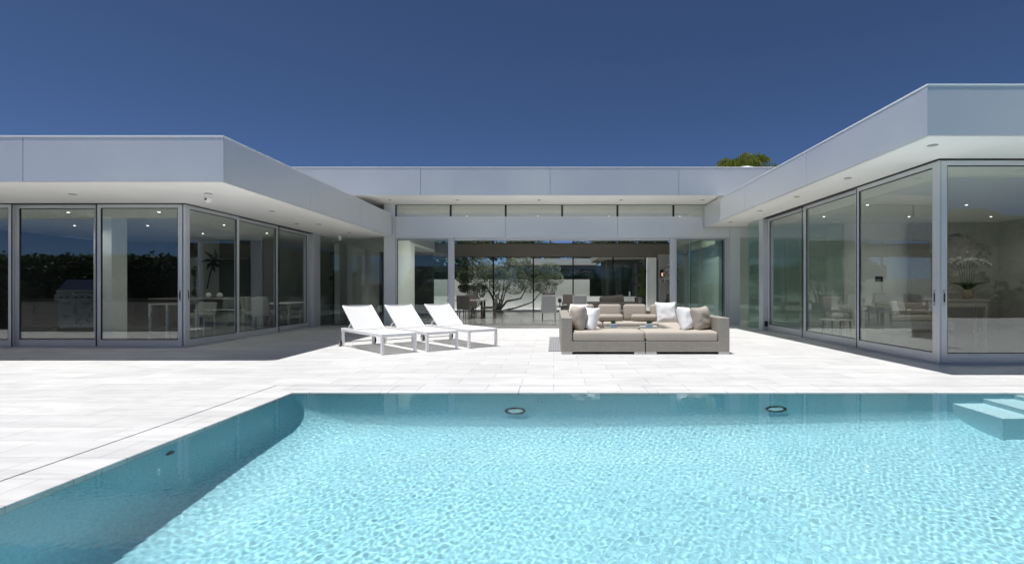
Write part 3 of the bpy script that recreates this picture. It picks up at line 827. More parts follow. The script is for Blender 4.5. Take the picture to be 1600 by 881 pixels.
module('rear left wicker corner section behind the white pillow', XA, 1.15, 11.84, 12.75, 'LB', [('back', 0.68, 12.42, 0.62, 0.6, 0.17, 0.40, (R(-12), 0, 0))])
module('rear middle wicker section with two taupe back cushions', 1.16, 2.30, 11.84, 12.75, 'B',
       [('back', 1.36, 12.42, 0.62, 0.56, 0.17, 0.40, (R(-12), 0, 0)), ('back', 1.97, 12.42, 0.62, 0.56, 0.17, 0.40, (R(-12), 0, R(2))),
        ('roll', 1.36, 12.20, 0.505, 0.58, 0, 0.17, (0, 0, 0)), ('roll', 2.15, 12.18, 0.505, 0.60, 0, 0.17, (0, 0, 0))])
module('rear right wicker corner section with a white pillow on it', 2.31, XB, 11.84, 12.75, 'RB', [('back', 2.62, 12.42, 0.62, 0.55, 0.17, 0.40, (R(-12), 0, 0))])

def pillow(label, loc, rot, s=0.5, h=0.17, m='white_fabric_pillow', seed=1):
    rg = random.Random(seed)
    bm = NB(); n = 18
    g = {}
    ph = [rg.random()*6 for _ in range(8)]
    for side in (1, -1):
        for i in range(n+1):
            for j in range(n+1):
                u = 2*i/n-1; v = 2*j/n-1
                if side == -1 and (i in (0, n) or j in (0, n)): g[side, i, j] = g[1, i, j]; continue
                e = max(0.0, (1-u**4)*(1-v**4))**0.55
                # corners pulled out, sides pulled in
                px = u*(1-0.09*(1-v*v)*abs(u)**3 - 0.0); py = v*(1-0.09*(1-u*u)*abs(v)**3)
                rr_ = math.hypot(u, v); wr = 0.0035*math.sin(5*u+3*v+ph[0]+2*math.sin(3*v+ph[4]))*e + 0.003*math.sin(7*v-4*u+ph[1]+1.5*math.sin(4*u))*e + 0.005*math.sin(11*math.atan2(v, u)+ph[3]+3*rr_)*min(1, rr_)**3*e
                z = side*(h/2*e) + (wr*side if 0 < i < n and 0 < j < n else wr*0.5)
                g[side, i, j] = bm.verts.new((px*s/2, py*s/2, z))
    for side in (1, -1):
        for i in range(n):
            for j in range(n):
                bm.faces.new((g[side, i, j], g[side, i+1, j], g[side, i+1, j+1], g[side, i, j+1]))
    o = obj('throw_pillow', bm, M[m], None, True)
    o.location = loc; o.rotation_euler = rot
    tag(o, label, 'pillow', 'throw pillows on the wicker sofas')
    return o
# rotation: pillow's plane normal is local z; (90deg about x) makes it stand facing -y
pillow('taupe pillow standing against the left arm of the front daybed', (0.46, 9.72, 0.635), (R(84), 0, R(-66)), 0.47, 0.25, 'taupe_fabric', 3)
pillow('white pillow leaning beside the taupe one on the front left daybed', (0.68, 9.74, 0.615), (R(72), 0, R(-60)), 0.47, 0.22, 'white_fabric_pillow', 4)
pillow('white pillow leaning to the left on the front right daybed', (2.52, 9.74, 0.615), (R(72), R(4), R(50)), 0.48, 0.22, 'white_fabric_pillow', 5)
pillow('rounded taupe pillow against the right arm of the front daybed', (2.80, 9.76, 0.62), (R(80), R(-4), R(38)), 0.47, 0.26, 'taupe_fabric', 6)
pillow('white pillow at the left rear corner, partly behind the taupe pillow', (0.52, 11.15, 0.63), (R(74), R(0), R(-35)), 0.48, 0.16, 'white_fabric_pillow', 7)
pillow('white square pillow on the rear right section', (2.65, 12.05, 0.635), (R(72), R(0), R(8)), 0.52, 0.16, 'white_fabric_pillow', 8)

bm = NB(); box(bm, -0.10, 0.55, 9.72, 12.6, 0.002, 0.012)
tag(obj('ribbed_rug', bm, M['rug']), 'grey ribbed outdoor mat showing beside the left end of the sofa set', 'mat')

t = thing('coffee_table', 'low dark glass topped coffee table inside the square of sofas', 'coffee table', (1.68, 10.98, 0))
bm = NB(); box(bm, -0.62, 0.62, -0.5, 0.5, 0.335, 0.35, bev=0.003); obj('table_top', bm, M['glass_green'], t)
bm = NB(); box(bm, -0.6, 0.6, -0.48, 0.48, 0.06, 0.325, bev=0.01); obj('body', bm, M['wicker'], t)
for x, y, lb in ((1.27, 10.9, 'small pale blue planter with grass, left one on the coffee table'), (2.03, 10.9, 'small pale blue planter with grass, right one on the coffee table')):
    t = thing('planter', lb, 'planter', (x, y, 0.351), 0, 'small planters on the coffee table')
    bm = NB(); box(bm, -0.065, 0.065, -0.065, 0.065, 0, 0.10, bev=0.006); obj('pot', bm, M['planter'], t)
    bm = NB()
    for k in range(160):
        a = random.random()*6.28; r0 = random.random()*0.055; x_, y_ = r0*math.cos(a), r0*math.sin(a)
        l = 0.05+random.random()*0.05; dx, dy = random.gauss(0, 0.02), random.gauss(0, 0.02)
        v = [bm.verts.new(p) for p in ((x_-0.003, y_, 0.095), (x_+0.003, y_, 0.095), (x_+dx, y_+dy, 0.095+l))]
        bm.faces.new(v)
    obj('grass_tuft', bm, M['leaf_mid'], t)
t = thing('serving_tray', 'white tray lying on the right half of the coffee table', 'tray', (2.08, 11.2, 0.351))
bm = NB(); box(bm, -0.18, 0.18, -0.12, 0.12, 0, 0.008); obj('tray_base', bm, M['white_metal'], t)
bm = NB()
for (a, b_, c, d) in ((-0.18, 0.18, -0.12, -0.11), (-0.18, 0.18, 0.11, 0.12), (-0.18, -0.17, -0.109, 0.109), (0.17, 0.18, -0.109, 0.109)): box(bm, a, b_, c, d, 0.0085, 0.025)
obj('rim', bm, M['white_metal'], t)

# ------------------------------------------------------------------ indoor furniture
def dining_chair(label, x, y, rz, m='grey_fabric', group='chairs seen through the glass', legs='wood_dark', hb=0.95):
    t = thing('dining_chair', label, 'chair', (x, y, 0.005), rz, group)
    bm = NB(); box(bm, -0.25, 0.25, -0.25, 0.25, 0.38, 0.48, bev=0.03, seg=3); obj('seat', bm, M[m], t, True)
    bm = NB(); Mx = Matrix.Translation((0, 0.24, 0.48)) @ Matrix.Rotation(R(-9), 4, 'X'); box(bm, -0.26, 0.26, -0.035, 0.035, -0.09, hb-0.48, bev=0.03, M=Mx, seg=3); obj('backrest', bm, M[m], t, True)
    for sx in (-1, 1):
        for sy in (-1, 1):
            bm = NB(); bar(bm, (sx*0.22, sy*0.21, 0.385), (sx*0.235, sy*0.24, 0.0), 0.03, 0.03); obj('leg', bm, M[legs], t)
    return t
CG = 'grey armchairs in the open pavilion'
def armchair(label, x, y, rz, m='grey_fabric', group=CG, w=0.54):
    t = thing('armchair', label, 'armchair', (x, y, 0.005), rz, group)
    bm = NB(); box(bm, -w/2+0.05, w/2-0.05, -0.3, 0.28, 0.30, 0.47, bev=0.04, seg=3); obj('seat', bm, M[m], t, True)
    bm = NB(); box(bm, -w/2, w/2, 0.2, 0.30, 0.30, 0.96, bev=0.035, seg=3); obj('backrest', bm, M[m], t, True)
    for sx in (-1, 1):
        bm = NB(); box(bm, sx*(w/2)-0.03, sx*(w/2)+0.03, -0.3, 0.195, 0.30, 0.62, bev=0.02); obj('armrest', bm, M[m], t, True)
        for sy in (-1, 1):
            bm = NB(); bar(bm, (sx*(w/2-0.04), sy*0.25, 0.30), (sx*(w/2-0.03), sy*0.27, 0), 0.032); obj('leg', bm, M['wood_dark'], t)
    return t
def pil(x, y, z, rz, m, label, s=0.5):
    o = pillow(label, (x, y, z), (R(75), 0, rz), s, 0.15, m, int(abs(x*7+y*3)))
    o['group'] = 'cushions inside the house'; return o
# pavilion: backs face the camera -> seat faces +y: rotate 180
YA = 19.3
armchair('grey armchair seen from behind in the pavilion, the left of the pair', (857.5-865)/800*YA, YA, R(180))
armchair('grey armchair seen from behind in the pavilion, just right of a dark chair', (905.5-865)/800*YA, YA, R(180))
armchair('dark armchair between the pair of grey ones in the pavilion', 0.66, 22.0, R(180), 'dark_fabric', 'dark seats in the open pavilion')
pil(-0.18, YA+0.02, 0.83, R(180), 'dark_fabric', 'charcoal cushion peeking above the left grey armchair')
# side table with ornaments
t = thing('side_table', 'small dark side table between the grey armchairs', 'side table', (0.30, 19.6, 0.005))
bm = NB(); lathe(bm, [(0.27, 0.5), (0.28, 0.51), (0.28, 0.525), (0.26, 0.53)], n=24); obj('table_top', bm, M['wood_dark'], t)
bm = NB(); lathe(bm, [(0.14, 0.0), (0.03, 0.03), (0.025, 0.49)], n=16); obj('pedestal', bm, M['wood_dark'], t, True)
bm = NB(); lathe(bm, [(0.05, 0), (0.015, 0.03), (0.012, 0.12), (0.07, 0.17), (0.075, 0.25), (0.03, 0.3), (0.01, 0.32)], (0, 0, 0), n=16)
o = obj('ornament', bm, M['black'], None, True); o.location = (0.24, 19.6, 0.536); tag(o, 'dark knobbed ornament standing on the small side table', 'ornament')
bm = NB(); lathe(bm, [(0.05, 0), (0.08, 0.03), (0.1, 0.07), (0.09, 0.072)], (0, 0, 0), n=16)
o = obj('bowl', bm, M['white_metal'], None, True); o.location = (0.42, 19.5, 0.536); tag(o, 'small white bowl on the side table in the pavilion', 'bowl')
# dark chaise
t = thing('chaise_sofa', 'long charcoal chaise sofa at the back of the pavilion', 'sofa', (2.6, 23.0, 0.005))
bm = NB(); box(bm, -1.15, 1.1, -0.45, 0.45, 0.12, 0.62, bev=0.05, seg=3); obj('seat', bm, M['dark_fabric'], t, True)
bm = NB(); Mx = Matrix.Translation((0.1, 0.1, 0.72)) @ Matrix.Rotation(R(-6), 4, 'Y'); box(bm, -0.62, 0.45, -0.25, 0.25, -0.16, 0.18, bev=0.09, M=Mx, seg=3); obj('back_cushion', bm, M['dark_fabric'], t, True)
bm = NB(); box(bm, 1.105, 1.3, -0.45, 0.45, 0.12, 0.83, bev=0.03); obj('armrest', bm, M['dark_fabric'], t, True)
for sx in (-1, 1):
    for sy in (-1, 1):
        bm = NB(); box(bm, sx*1.0-0.03, sx*1.0+0.03, sy*0.38-0.03, sy*0.38+0.03, 0, 0.119); obj('leg', bm, M['wood_dark'], t)
bm = NB(); lathe(bm, [(0.06, 0), (0.015, 0.02), (0.012, 0.3), (0.05, 0.36), (0.035, 0.5), (0.005, 0.54)], n=14)
o = obj('sculpture', bm, M['white_metal'], None, True); o.location = (3.65, 24.6, 0.55); tag(o, 'slim white sculpture on a plinth behind the chaise', 'sculpture')
bm = NB(); box(bm, 3.5, 3.8, 24.45, 24.75, 0.005, 0.549, bev=0.005)
tag(obj('plinth', bm, M['wood_dark']), 'dark wooden plinth under the slim white sculpture', 'plinth')
# dining corner at left of pavilion
t = thing('dining_table', 'dark dining table with pale top at the left of the pavilion', 'table', (-3.55, 21.0, 0.005))
bm = NB(); box(bm, -0.75, 0.75, -0.5, 0.5, 0.71, 0.75, bev=0.006); obj('table_top', bm, M['pale_fabric'], t)
for sx in (-1, 1):
    for sy in (-1, 1):
        bm = NB(); box(bm, sx*0.66-0.04, sx*0.66+0.04, sy*0.4-0.04, sy*0.4+0.04, 0, 0.709); obj('leg', bm, M['wood_dark'], t)
dining_chair('dark upholstered chair with its back to the garden, right end of the pavilion dining table', -2.62, 20.9, R(-88), 'dark_fabric', 'dark chairs at the pavilion dining table', hb=1.0)
dining_chair('dark chair on the near side of the pavilion dining table', -3.5, 20.1, R(180), 'dark_fabric', 'dark chairs at the pavilion dining table')
dining_chair('dark chair on the far side of the pavilion dining table', -3.6, 22.0, R(0), 'dark_fabric', 'dark chairs at the pavilion dining table')
# wall lamp
t = thing('wall_lamp', 'lit bronze wall lamp on the grey wall inside the pavilion', 'wall lamp', (5.62, 26.6, 2.0))
bm = NB(); box(bm, -0.085, 0.085, -0.03, 0.015, -0.2, 0.2, bev=0.005); obj('back_plate', bm, M['wood_dark'], t)
bm = NB(); lathe(bm, [(0.02, -0.1), (0.035, -0.08), (0.035, 0.04), (0.02, 0.06)], (0.02, -0.07, -0.03), n=16); obj('shade', bm, M['sconce_lit'], t, True)
t = thing('vase', 'tall dark vase with curled white leaves near the pavilion edge', 'vase', (4.9, 21.6, 0.005))
bm = NB(); lathe(bm, [(0.14, 0), (0.18, 0.2), (0.2, 0.6), (0.12, 0.95), (0.13, 1.0)], n=20); obj('body', bm, M['black'], t, True)
bm = NB()
for k in range(16):
    a = random.random()*6.28; l = 0.5+0.7*random.random()
    tube(bm, [(0, 0, 0.95), (0.1*math.cos(a), 0.1*math.sin(a), 1+l*0.5), (0.3*math.cos(a), 0.3*math.sin(a), 1+l)], [0.01, 0.008, 0.004], 5)
    c = Vector((0.3*math.cos(a), 0.3*math.sin(a), 1+l))
    bmesh.ops.create_icosphere(bm, subdivisions=1, radius=0.06+0.04*random.random(), matrix=Matrix.Translation(c))
obj('flower_stems', bm, M['dark_fabric'], t, True)

# left wing room
G = 'grey chairs around the table in the left wing'
t = thing('dining_table', 'white topped dining table inside the left wing', 'table', (-8.6, 16.6, 0.005))
bm = NB(); box(bm, -0.5, 0.5, -0.9, 0.9, 0.72, 0.75, bev=0.006); obj('table_top', bm, M['white_wall'], t)
for sx in (-1, 1):
    for sy in (-1, 1):
        bm = NB(); box(bm, sx*0.44-0.025, sx*0.44+0.025, sy*0.82-0.025, sy*0.82+0.025, 0, 0.719); obj('leg', bm, M['steel'], t)
for (x, y, a, l) in ((-9.45, 16.2, 90, 'grey chair on the far side of the left wing table, nearer the pool'), (-9.45, 17.1, 90, 'grey chair on the far side of the left wing table, nearer the garden'),
                     (-8.6, 15.3, 180, 'grey chair at the pool end of the left wing table'), (-8.55, 17.95, 0, 'grey chair at the garden end of the left wing table')):
    dining_chair(l, x, y, R(a), 'pale_fabric', G, 'steel')
t = thing('kitchen_island', 'dark brown island counter inside the left wing', 'counter', (-11.2, 16.2, 0.005))
bm = NB(); box(bm, -1.3, 1.1, -0.35, 0.35, 0.0, 0.86, bev=0.005); obj('cabinet', bm, M['wood_dark'], t)
bm = NB(); box(bm, -1.33, 1.13, -0.38, 0.38, 0.861, 0.90, bev=0.004); obj('counter_top', bm, M['stone_counter'], t)
for k, (x, lb) in enumerate(((-10.85, 'round white vase on the island counter, left one'), (-10.5, 'round white vase on the island counter, right one'))):
    bm = NB(); lathe(bm, [(0.03, 0), (0.085, 0.05), (0.09, 0.1), (0.05, 0.16), (0.03, 0.17)], n=18); o = obj('vase', bm, M['white_metal'], None, True); o.location = (x, 16.1, 0.906)
    tag(o, lb, 'vase', 'white vases on the island')
t = thing('desk', 'slim metal framed desk behind the front corner door', 'desk', (-10.6, 14.3, 0.005))
bm = NB(); box(bm, -0.45, 0.45, -0.35, 0.35, 0.75, 0.79, bev=0.003); obj('desk_top', bm, M['steel'], t)
for sx in (-1, 1):
    bm = NB(); box(bm, sx*0.42-0.03, sx*0.42+0.03, -0.34, -0.28, 0, 0.749); box(bm, sx*0.42-0.03, sx*0.42+0.03, 0.28, 0.34, 0, 0.749); obj('leg', bm, M['steel'], t)
dining_chair('wire legged chair pushed under the metal desk', -10.25, 14.9, R(0), 'pale_fabric', 'seats by the desk', 'steel', 0.8)
# wall art
t = thing('wall_art', 'white panel with dark lily silhouettes on the left wing back wall', 'wall art', (-12.45, 18.96, 1.85))
bm = NB(); box(bm, -0.42, 0.42, -0.02, 0.03, -0.95, 0.95); obj('canvas', bm, M['white_wall'], t)
bm = NB()
for (cx, cz, s) in ((-0.1, 0.35, 0.42), (0.55, 0.2, 0.5)):
    for k in range(7):
        a = R(20+k*48); l = s*(0.8+0.4*random.random())
        p = [Vector((cx, -0.05, cz)), Vector((cx+math.cos(a)*l*0.5, -0.05, cz+math.sin(a)*l*0.5)), Vector((cx+math.cos(a+0.3)*l, -0.05, cz+math.sin(a+0.3)*l))]
        tube(bm, p, [0.03, 0.07*s*2, 0.01], 6)
    tube(bm, [(cx, -0.05, cz), (cx-0.15, -0.05, cz-0.5), (cx-0.25, -0.05, cz-1.0)], [0.02, 0.02, 0.02], 6)
obj('lily_shape', bm, M['red_flower'], t, True)

# right wing room
t = thing('console_table', 'pale wooden console table under the orchid in the right wing', 'console table', (10.95, 13.9, 0.005))
bm = NB(); box(bm, -0.72, 0.72, -0.22, 0.22, 0.86, 0.90, bev=0.004); obj('table_top', bm, M['wood_pale'], t)
bm = NB(); box(bm, -0.66, 0.66, -0.19, 0.19, 0.70, 0.859, bev=0.003); obj('drawer', bm, M['wood_pale'], t)
for sx in (-1, 1):
    for sy in (-1, 1):
        bm = NB(); bar(bm, (sx*0.64, sy*0.17, 0.70), (sx*0.62, sy*0.16, 0.0), 0.06, 0.06); obj('leg', bm, M['wood_pale'], t)
t = thing('orchid', 'potted white orchid standing on the console table', 'orchid', (11.2, 13.85, 0.906))
bm = NB(); lathe(bm, [(0.09, 0), (0.1, 0.02), (0.15, 0.25), (0.14, 0.26)], n=20); obj('pot', bm, M['terracotta'], t, True)
bm = NB()
for k in range(12):
    a = k*0.53+random.random()*0.3; l = 0.22+0.12*random.random()
    p = [Vector((0, 0, 0.24)), Vector((math.cos(a)*l*0.6, math.sin(a)*l*0.6, 0.42)), Vector((math.cos(a)*l*1.4, math.sin(a)*l*1.4, 0.36+0.12*random.random()))]
    tube(bm, p, [0.012, 0.035, 0.004], 5)
obj('leaves', bm, M['leaf_dark'], t, True)
bm = NB(); bm2 = NB()
for k in range(7):
    a = -3+k*0.95; dx = (k-3)*0.075
    tip = Vector((dx*2.2, 0.05*math.sin(a), 1.05+0.06*random.random()))
    pts_ = [Vector((dx*0.3, 0, 0.25)), Vector((dx*0.8, 0.02, 0.6)), Vector((dx*1.1, 0.03, 0.95)), tip, tip+Vector((0.13*(1 if k > 3 else -1), 0, -0.04))]
    tube(bm, pts_, 0.006, 5)
    for q in range(6):
        c = tip+Vector((0.05*(q-2)*(1 if k > 3 else -1), 0.02*random.random(), 0.02-0.012*q*q*0.4))
        for w in range(5):
            aa = w*1.257+random.random(); ee = 0.028
            vs = [bm2.verts.new(c), bm2.verts.new(c+Vector((ee*math.cos(aa-0.4), -0.01, ee*math.sin(aa-0.4)))), bm2.verts.new(c+Vector((ee*1.5*math.cos(aa), -0.014, ee*1.5*math.sin(aa)))), bm2.verts.new(c+Vector((ee*math.cos(aa+0.4), -0.01, ee*math.sin(aa+0.4))))]
            bm2.faces.new(vs)
obj('stems', bm, M['leaf_mid'], t, True); obj('blossoms', bm2, M['petal'], t)
bm = NB(); box(bm, 10.3, 10.62, 13.85, 13.9, 0.907, 1.04, bev=0.004)
tag(obj('clock_radio', bm, M['black']), 'small black box at the left end of the console table', 'clock')
t = thing('sofa', 'pale grey sofa with wicker sides inside the right wing', 'sofa', (9.9, 14.3, 0.005))
bm = NB(); box(bm, -0.95, -0.75, -0.45, 0.45, 0.06, 0.70, bev=0.02); obj('armrest', bm, M['pale_fabric'], t)
bm = NB(); box(bm, -0.745, 0.95, -0.44, 0.44, 0.08, 0.30, bev=0.02); obj('base', bm, M['pale_fabric'], t)
bm = NB(); box(bm, -0.74, 0.94, -0.43, 0.3, 0.302, 0.46, bev=0.05, seg=3); obj('seat_cushion', bm, M['beige_fabric'], t, True)
bm = NB(); Mx = Matrix.Translation((0.1, 0.30, 0.62)) @ Matrix.Rotation(R(-10), 4, 'X'); box(bm, -0.8, 0.8, -0.09, 0.09, -0.16, 0.18, bev=0.06, M=Mx, seg=3); obj('back_cushion', bm, M['beige_fabric'], t, True)
pil(9.45, 14.2, 0.66, R(40), 'white_fabric_pillow', 'white cushion on the sofa inside the right wing', 0.42)
armchair('grey armchair behind the flower table in the right wing', 8.45, 15.3, R(0), 'grey_fabric', 'seats in the right wing', 0.6)
t = thing('coffee_table', 'round white table with flowers inside the right wing', 'coffee table', (7.2, 13.1, 0.005))
bm = NB(); lathe(bm, [(0.36, 0.38), (0.38, 0.39), (0.38, 0.405), (0.36, 0.41)], n=32); obj('table_top', bm, M['white_metal'], t)
for k in range(4):
    a = k*math.pi/2+0.5; bm = NB(); bar(bm, (0.28*math.cos(a), 0.28*math.sin(a), 0.38), (0.32*math.cos(a), 0.32*math.sin(a), 0), 0.018); obj('leg', bm, M['white_metal'], t)
t = thing('flower_bowl', 'bowl of cream flowers on the round white table', 'flowers', (7.22, 13.05, 0.416))
bm = NB(); lathe(bm, [(0.05, 0), (0.09, 0.03), (0.1, 0.06), (0.08, 0.062)], n=18); obj('bowl', bm, M['grey_fabric'], t, True)
bm = NB()
for k in range(40):
    a = random.random()*6.28; r0 = 0.13*math.sqrt(random.random())
    bmesh.ops.create_icosphere(bm, subdivisions=1, radius=0.022+0.012*random.random(), matrix=Matrix.Translation((r0*math.cos(a), r0*math.sin(a), 0.13-r0*0.4+0.02*random.random())))
obj('blooms', bm, M['petal'], t)
bm = NB(); box(bm, 9.98, 10.22, 15.885, 15.898, 1.42, 1.58, bev=0.003); o = part('wall_switch', bm, M['seal'])
bm = NB(); box(bm, -6.2, -6.03, 20.385, 20.398, 1.55, 1.7, bev=0.003); o = part('wall_switch', bm, M['seal'])

# ------------------------------------------------------------------ vegetation
def leaves_mesh(bm, centres, n, size, spread, flat=0.6, droop=0.0):
    for k in range(n):
        c, r = random.choice(centres)
        while True:
            p = Vector((random.uniform(-1, 1), random.uniform(-1, 1), random.uniform(-1, 1)))
            if p.length <= 1: break
        p = p.normalized()*(p.length**0.45)
        c = Vector(c) + Vector((p.x*r[0], p.y*r[1], p.z*r[2]))
        s = size*(0.6+0.8*random.random())
        d = Vector((random.gauss(0, 1), random.gauss(0, 1), random.gauss(0, 0.7)-droop)).normalized()
        a = Vector((random.gauss(0, 1), random.gauss(0, 1), random.gauss(0, 1))).normalized()
        w = d.cross(a).normalized()*s*0.24*(1+spread)
        v = [bm.verts.new(c-d*s*0.5), bm.verts.new(c+w), bm.verts.new(c+d*s*0.5), bm.verts.new(c-w)]
        bm.faces.new(v)

def tree(name, label, cat, x, y, base, trunks, centres, n, size, leaf, group=None, droop=0.0):
    t = thing(name, label, cat, (x, y, base), 0, group)
    bm = NB()
    for pts_, rads_ in trunks: tube(bm, pts_, rads_, 8)
    obj('trunk', bm, M['bark'], t, True)
    bm = NB(); leaves_mesh(bm, centres, n, size, 0.2, droop=droop)
    obj('crown', bm, M[leaf], t)
    return t
def limbs(n, h, spread, r=0.07, lean=(0, 0)):
    out = []
    for k in range(n):
        a = 6.28*k/n + random.random(); p = [Vector((0.05*math.cos(a), 0.05*math.sin(a), -0.05))]
        for q in range(1, 6):
            f = q/5
            p.append(Vector((math.cos(a)*spread*f + random.gauss(0, 0.06)*h/2 + lean[0]*f, math.sin(a)*spread*0.5*f + lean[1]*f, h*f**0.9 + random.gauss(0, 0.03))))
        out.append((p, [r*(1-0.15*q) for q in range(6)]))
    return out
def clumps(n, sx, sy, z0, z1, r):
    return [((random.uniform(-sx, sx), random.uniform(-sy, sy), random.uniform(z0, z1)), (r*random.uniform(0.7, 1.3), r*random.uniform(0.7, 1.3), r*random.uniform(0.5, 0.9))) for _ in range(n)]
tree('olive_tree', 'grey green multi stemmed olive tree in the sunny court behind the pavilion', 'olive tree', -3.2, 29.6, -0.1,
     limbs(7, 2.0, 1.1, 0.045)+[([(0, 0, 0), (0.5, 0, 0.6), (1.3, 0, 0.75), (1.7, 0, 1.5)], [0.08, 0.06, 0.045, 0.02]), ([(0.1, 0, 0.02), (1.0, 0.1, 0.2), (2.0, 0, 0.55), (2.6, 0, 1.3)], [0.06, 0.045, 0.035, 0.015])],
     [((x_, random.uniform(-0.6, 0.6), z_), (0.62, 0.6, 0.45)) for x_, z_ in ((-1.2, 2.0), (-0.6, 2.5), (0, 2.2), (0.6, 2.6), (1.0, 2.1), (1.6, 2.5), (2.2, 2.1), (2.7, 2.3), (3.2, 1.9), (1.4, 1.7), (2.4, 1.6), (-1.6, 1.6), (3.0, 2.4), (0.2, 1.6), (0.9, 1.4), (1.9, 1.5), (-0.5, 1.5), (2.8, 1.4), (-1.0, 2.7), (1.3, 2.9))], 19000, 0.07, 'leaf_olive')
tree('garden_shrub', 'dark leafy shrub at the left end of the rear court', 'shrub', -4.6, 29.0, -0.1, limbs(4, 1.6, 0.5, 0.05), clumps(12, 0.6, 0.5, 0.5, 3.0, 0.5), 3200, 0.12, 'leaf_mid')
tree('garden_shrub', 'yellow green climber beside the dark curtained rear glass', 'shrub', 4.93, 28.7, -0.1, limbs(3, 2.0, 0.08, 0.02), clumps(9, 0.1, 0.2, 1.0, 2.5, 0.2), 1300, 0.08, 'leaf_yellow')
TG = 'trees beyond the rear court'
for (x, y, h, s, lb, lf, n_) in ((-10, 44, 7.4, 3.6, 'dark tree beyond the court, leftmost behind the pavilion', 'leaf_dark', 3500), (-3.2, 45, 7.2, 3.6, 'green tree beyond the court, second from the left', 'leaf_mid', 3500),
                        (4.6, 47, 7.0, 2.6, 'dark tree beyond the court, behind the middle of the pavilion', 'leaf_dark', 3000), (10, 45, 7.2, 3.6, 'dark tree beyond the court, behind the right of the pavilion', 'leaf_dark', 3500)):
    tree('garden_tree', lb, 'tree', x, y, -0.16, limbs(4, h*0.7, s*0.5, 0.14), clumps(22, s, s*0.6, h*0.35, h*0.92, 1.1), int(n_*1.6), 0.3, lf, TG)
# tall drooping tree above the roof
def px(u, v, Y): return ((u-865)/800*Y, Y, CAMZ+(452-v)/800*Y)
Yt = 34.0
cen = []
for (u, v, ru, rv) in ((1134, 254, 9, 9), (1141, 250, 9, 9), (1156, 250, 12, 12), (1150, 262, 16, 9), (1178, 248, 13, 10), (1186, 243, 8, 6), (1170, 260, 15, 9), (1196, 263, 14, 5), (1205, 262, 12, 5)):
    p = px(u, v-1, Yt); f = Yt/800
    cen.append(((p[0]-12.6, random.uniform(-0.7, 0.7), p[2]), (ru*f*1.0, 0.7, rv*f*1.05)))
tree('bamboo_clump', 'drooping yellow green tree rising over the pavilion roof', 'tree', 12.6, Yt, -0.16,
     [([(0, 0, 0), (0.1, 0, 4), (0, 0, 7.2), (-0.4, 0, 8.6)], [0.16, 0.13, 0.09, 0.03]), ([(0.1, 0, 5), (0.8, 0, 7.5), (1.0, 0, 8.9)], [0.08, 0.06, 0.02]), ([(0, 0, 5), (-0.8, 0, 7.2), (-1.0, 0, 8.5)], [0.08, 0.06, 0.02])],
     cen, 6500, 0.34, 'leaf_yellow', droop=1.8)

t_ = [o for o in bpy.data.objects if o.name.startswith('bamboo_clump')][0]
cr_ = [c for c in t_.children if c.name.startswith('crown')][0]
bm = NB()
for (c, r) in cen:
    for k in range(40):
        a = random.random()*6.28; L_ = (0.35+1.0*random.random())*(r[0]+r[2])*0.8
        st = Vector(c)+Vector((random.gauss(0, r[0]*0.35), random.gauss(0, 0.3), random.gauss(0, r[2]*0.3)))
        dv = Vector((math.cos(a), math.sin(a), 0))
        for q in range(16):
            tt = q/15
            p = st + dv*L_*tt + Vector((0, 0, L_*(0.75*tt-1.15*tt*tt)))
            hl = 0.16+0.26*random.random()
            sd_ = Vector((-dv.y, dv.x, 0))*(1 if q % 2 else -1)*0.07*random.random()
            tip = p + dv*0.05 + sd_ + Vector((0, 0, -hl))
            wv_ = Vector((dv.x, dv.y, 0.1))*0.022
            bm.faces.new([bm.verts.new(p-wv_), bm.verts.new(p+wv_), bm.verts.new(tip)])
bm.to_mesh(cr_.data); bm.free()

# rear court walls and neighbour
bm = NB(); box(bm, -12, 2.25, 32.0, 32.25, -0.16, 1.80)
g1 = tag(obj('garden_wall', bm, M['white_wall']), 'tall white garden wall at the back of the rear court', 'wall')
bm = NB(); box(bm, -12, 5.0, 31.0, 31.2, -0.16, 0.75)
tag(obj('planter_wall', bm, M['white_wall']), 'low white planter wall in front of the tall garden wall', 'wall')
bm = NB(); box(bm, -12, 7, 27.3, 31.0, -0.15, -0.01)
tag(obj('court_pavement', bm, M['deck']), kind='structure')
t = thing('neighbour_house', 'dark glazed neighbouring house behind the rear garden wall', 'house', (0, 37, -0.16))
bm = NB(); box(bm, -12, 12, 0, 4, 0, 3.05); obj('wall', bm, M['dark_wall'], t)
for k in range(12):
    bm = NB(); box(bm, -11.9+k*1.98, -10.0+k*1.98, -0.05, -0.03, 1.0, 2.9); obj('window', bm, M['glass_green'], t)
bm = NB(); box(bm, -3, 3.0, -1.0, 0.5, 3.06, 3.5); obj('roof', bm, M['white_wall'], t)
t = thing('curtained_wing', 'dark glazed rear wing with long curtains right of the court', 'house wing', (5.2, 31.5, -0.1))
bm = NB(); box(bm, -1.9, 3.0, 0.3, 4, 0, 3.1); obj('wall', bm, M['dark_wall'], t)
bm = NB(); nn = 60
for k in range(nn):
    x0_ = -1.85+3.6*k/nn; box(bm, x0_, x0_+0.045, 0.15+0.02*math.sin(k*1.9), 0.19+0.02*math.sin(k*1.9), 0.1, 2.9)
obj('curtain', bm, simple('dark_teal_curtain', (0.02, 0.035, 0.045), 0.9), t)
bm = NB(); box(bm, -1.95, 3.0, 0.02, 0.04, 0, 3.0); obj('pane', bm, M['glass_clear'], t)
bm = NB(); box(bm, -2.6, 3.2, -1.2, 4.2, 3.12, 3.45); obj('roof', bm, simple('weathered_eave', (0.3, 0.28, 0.24), 0.9, var=0.3, vscale=2), t)

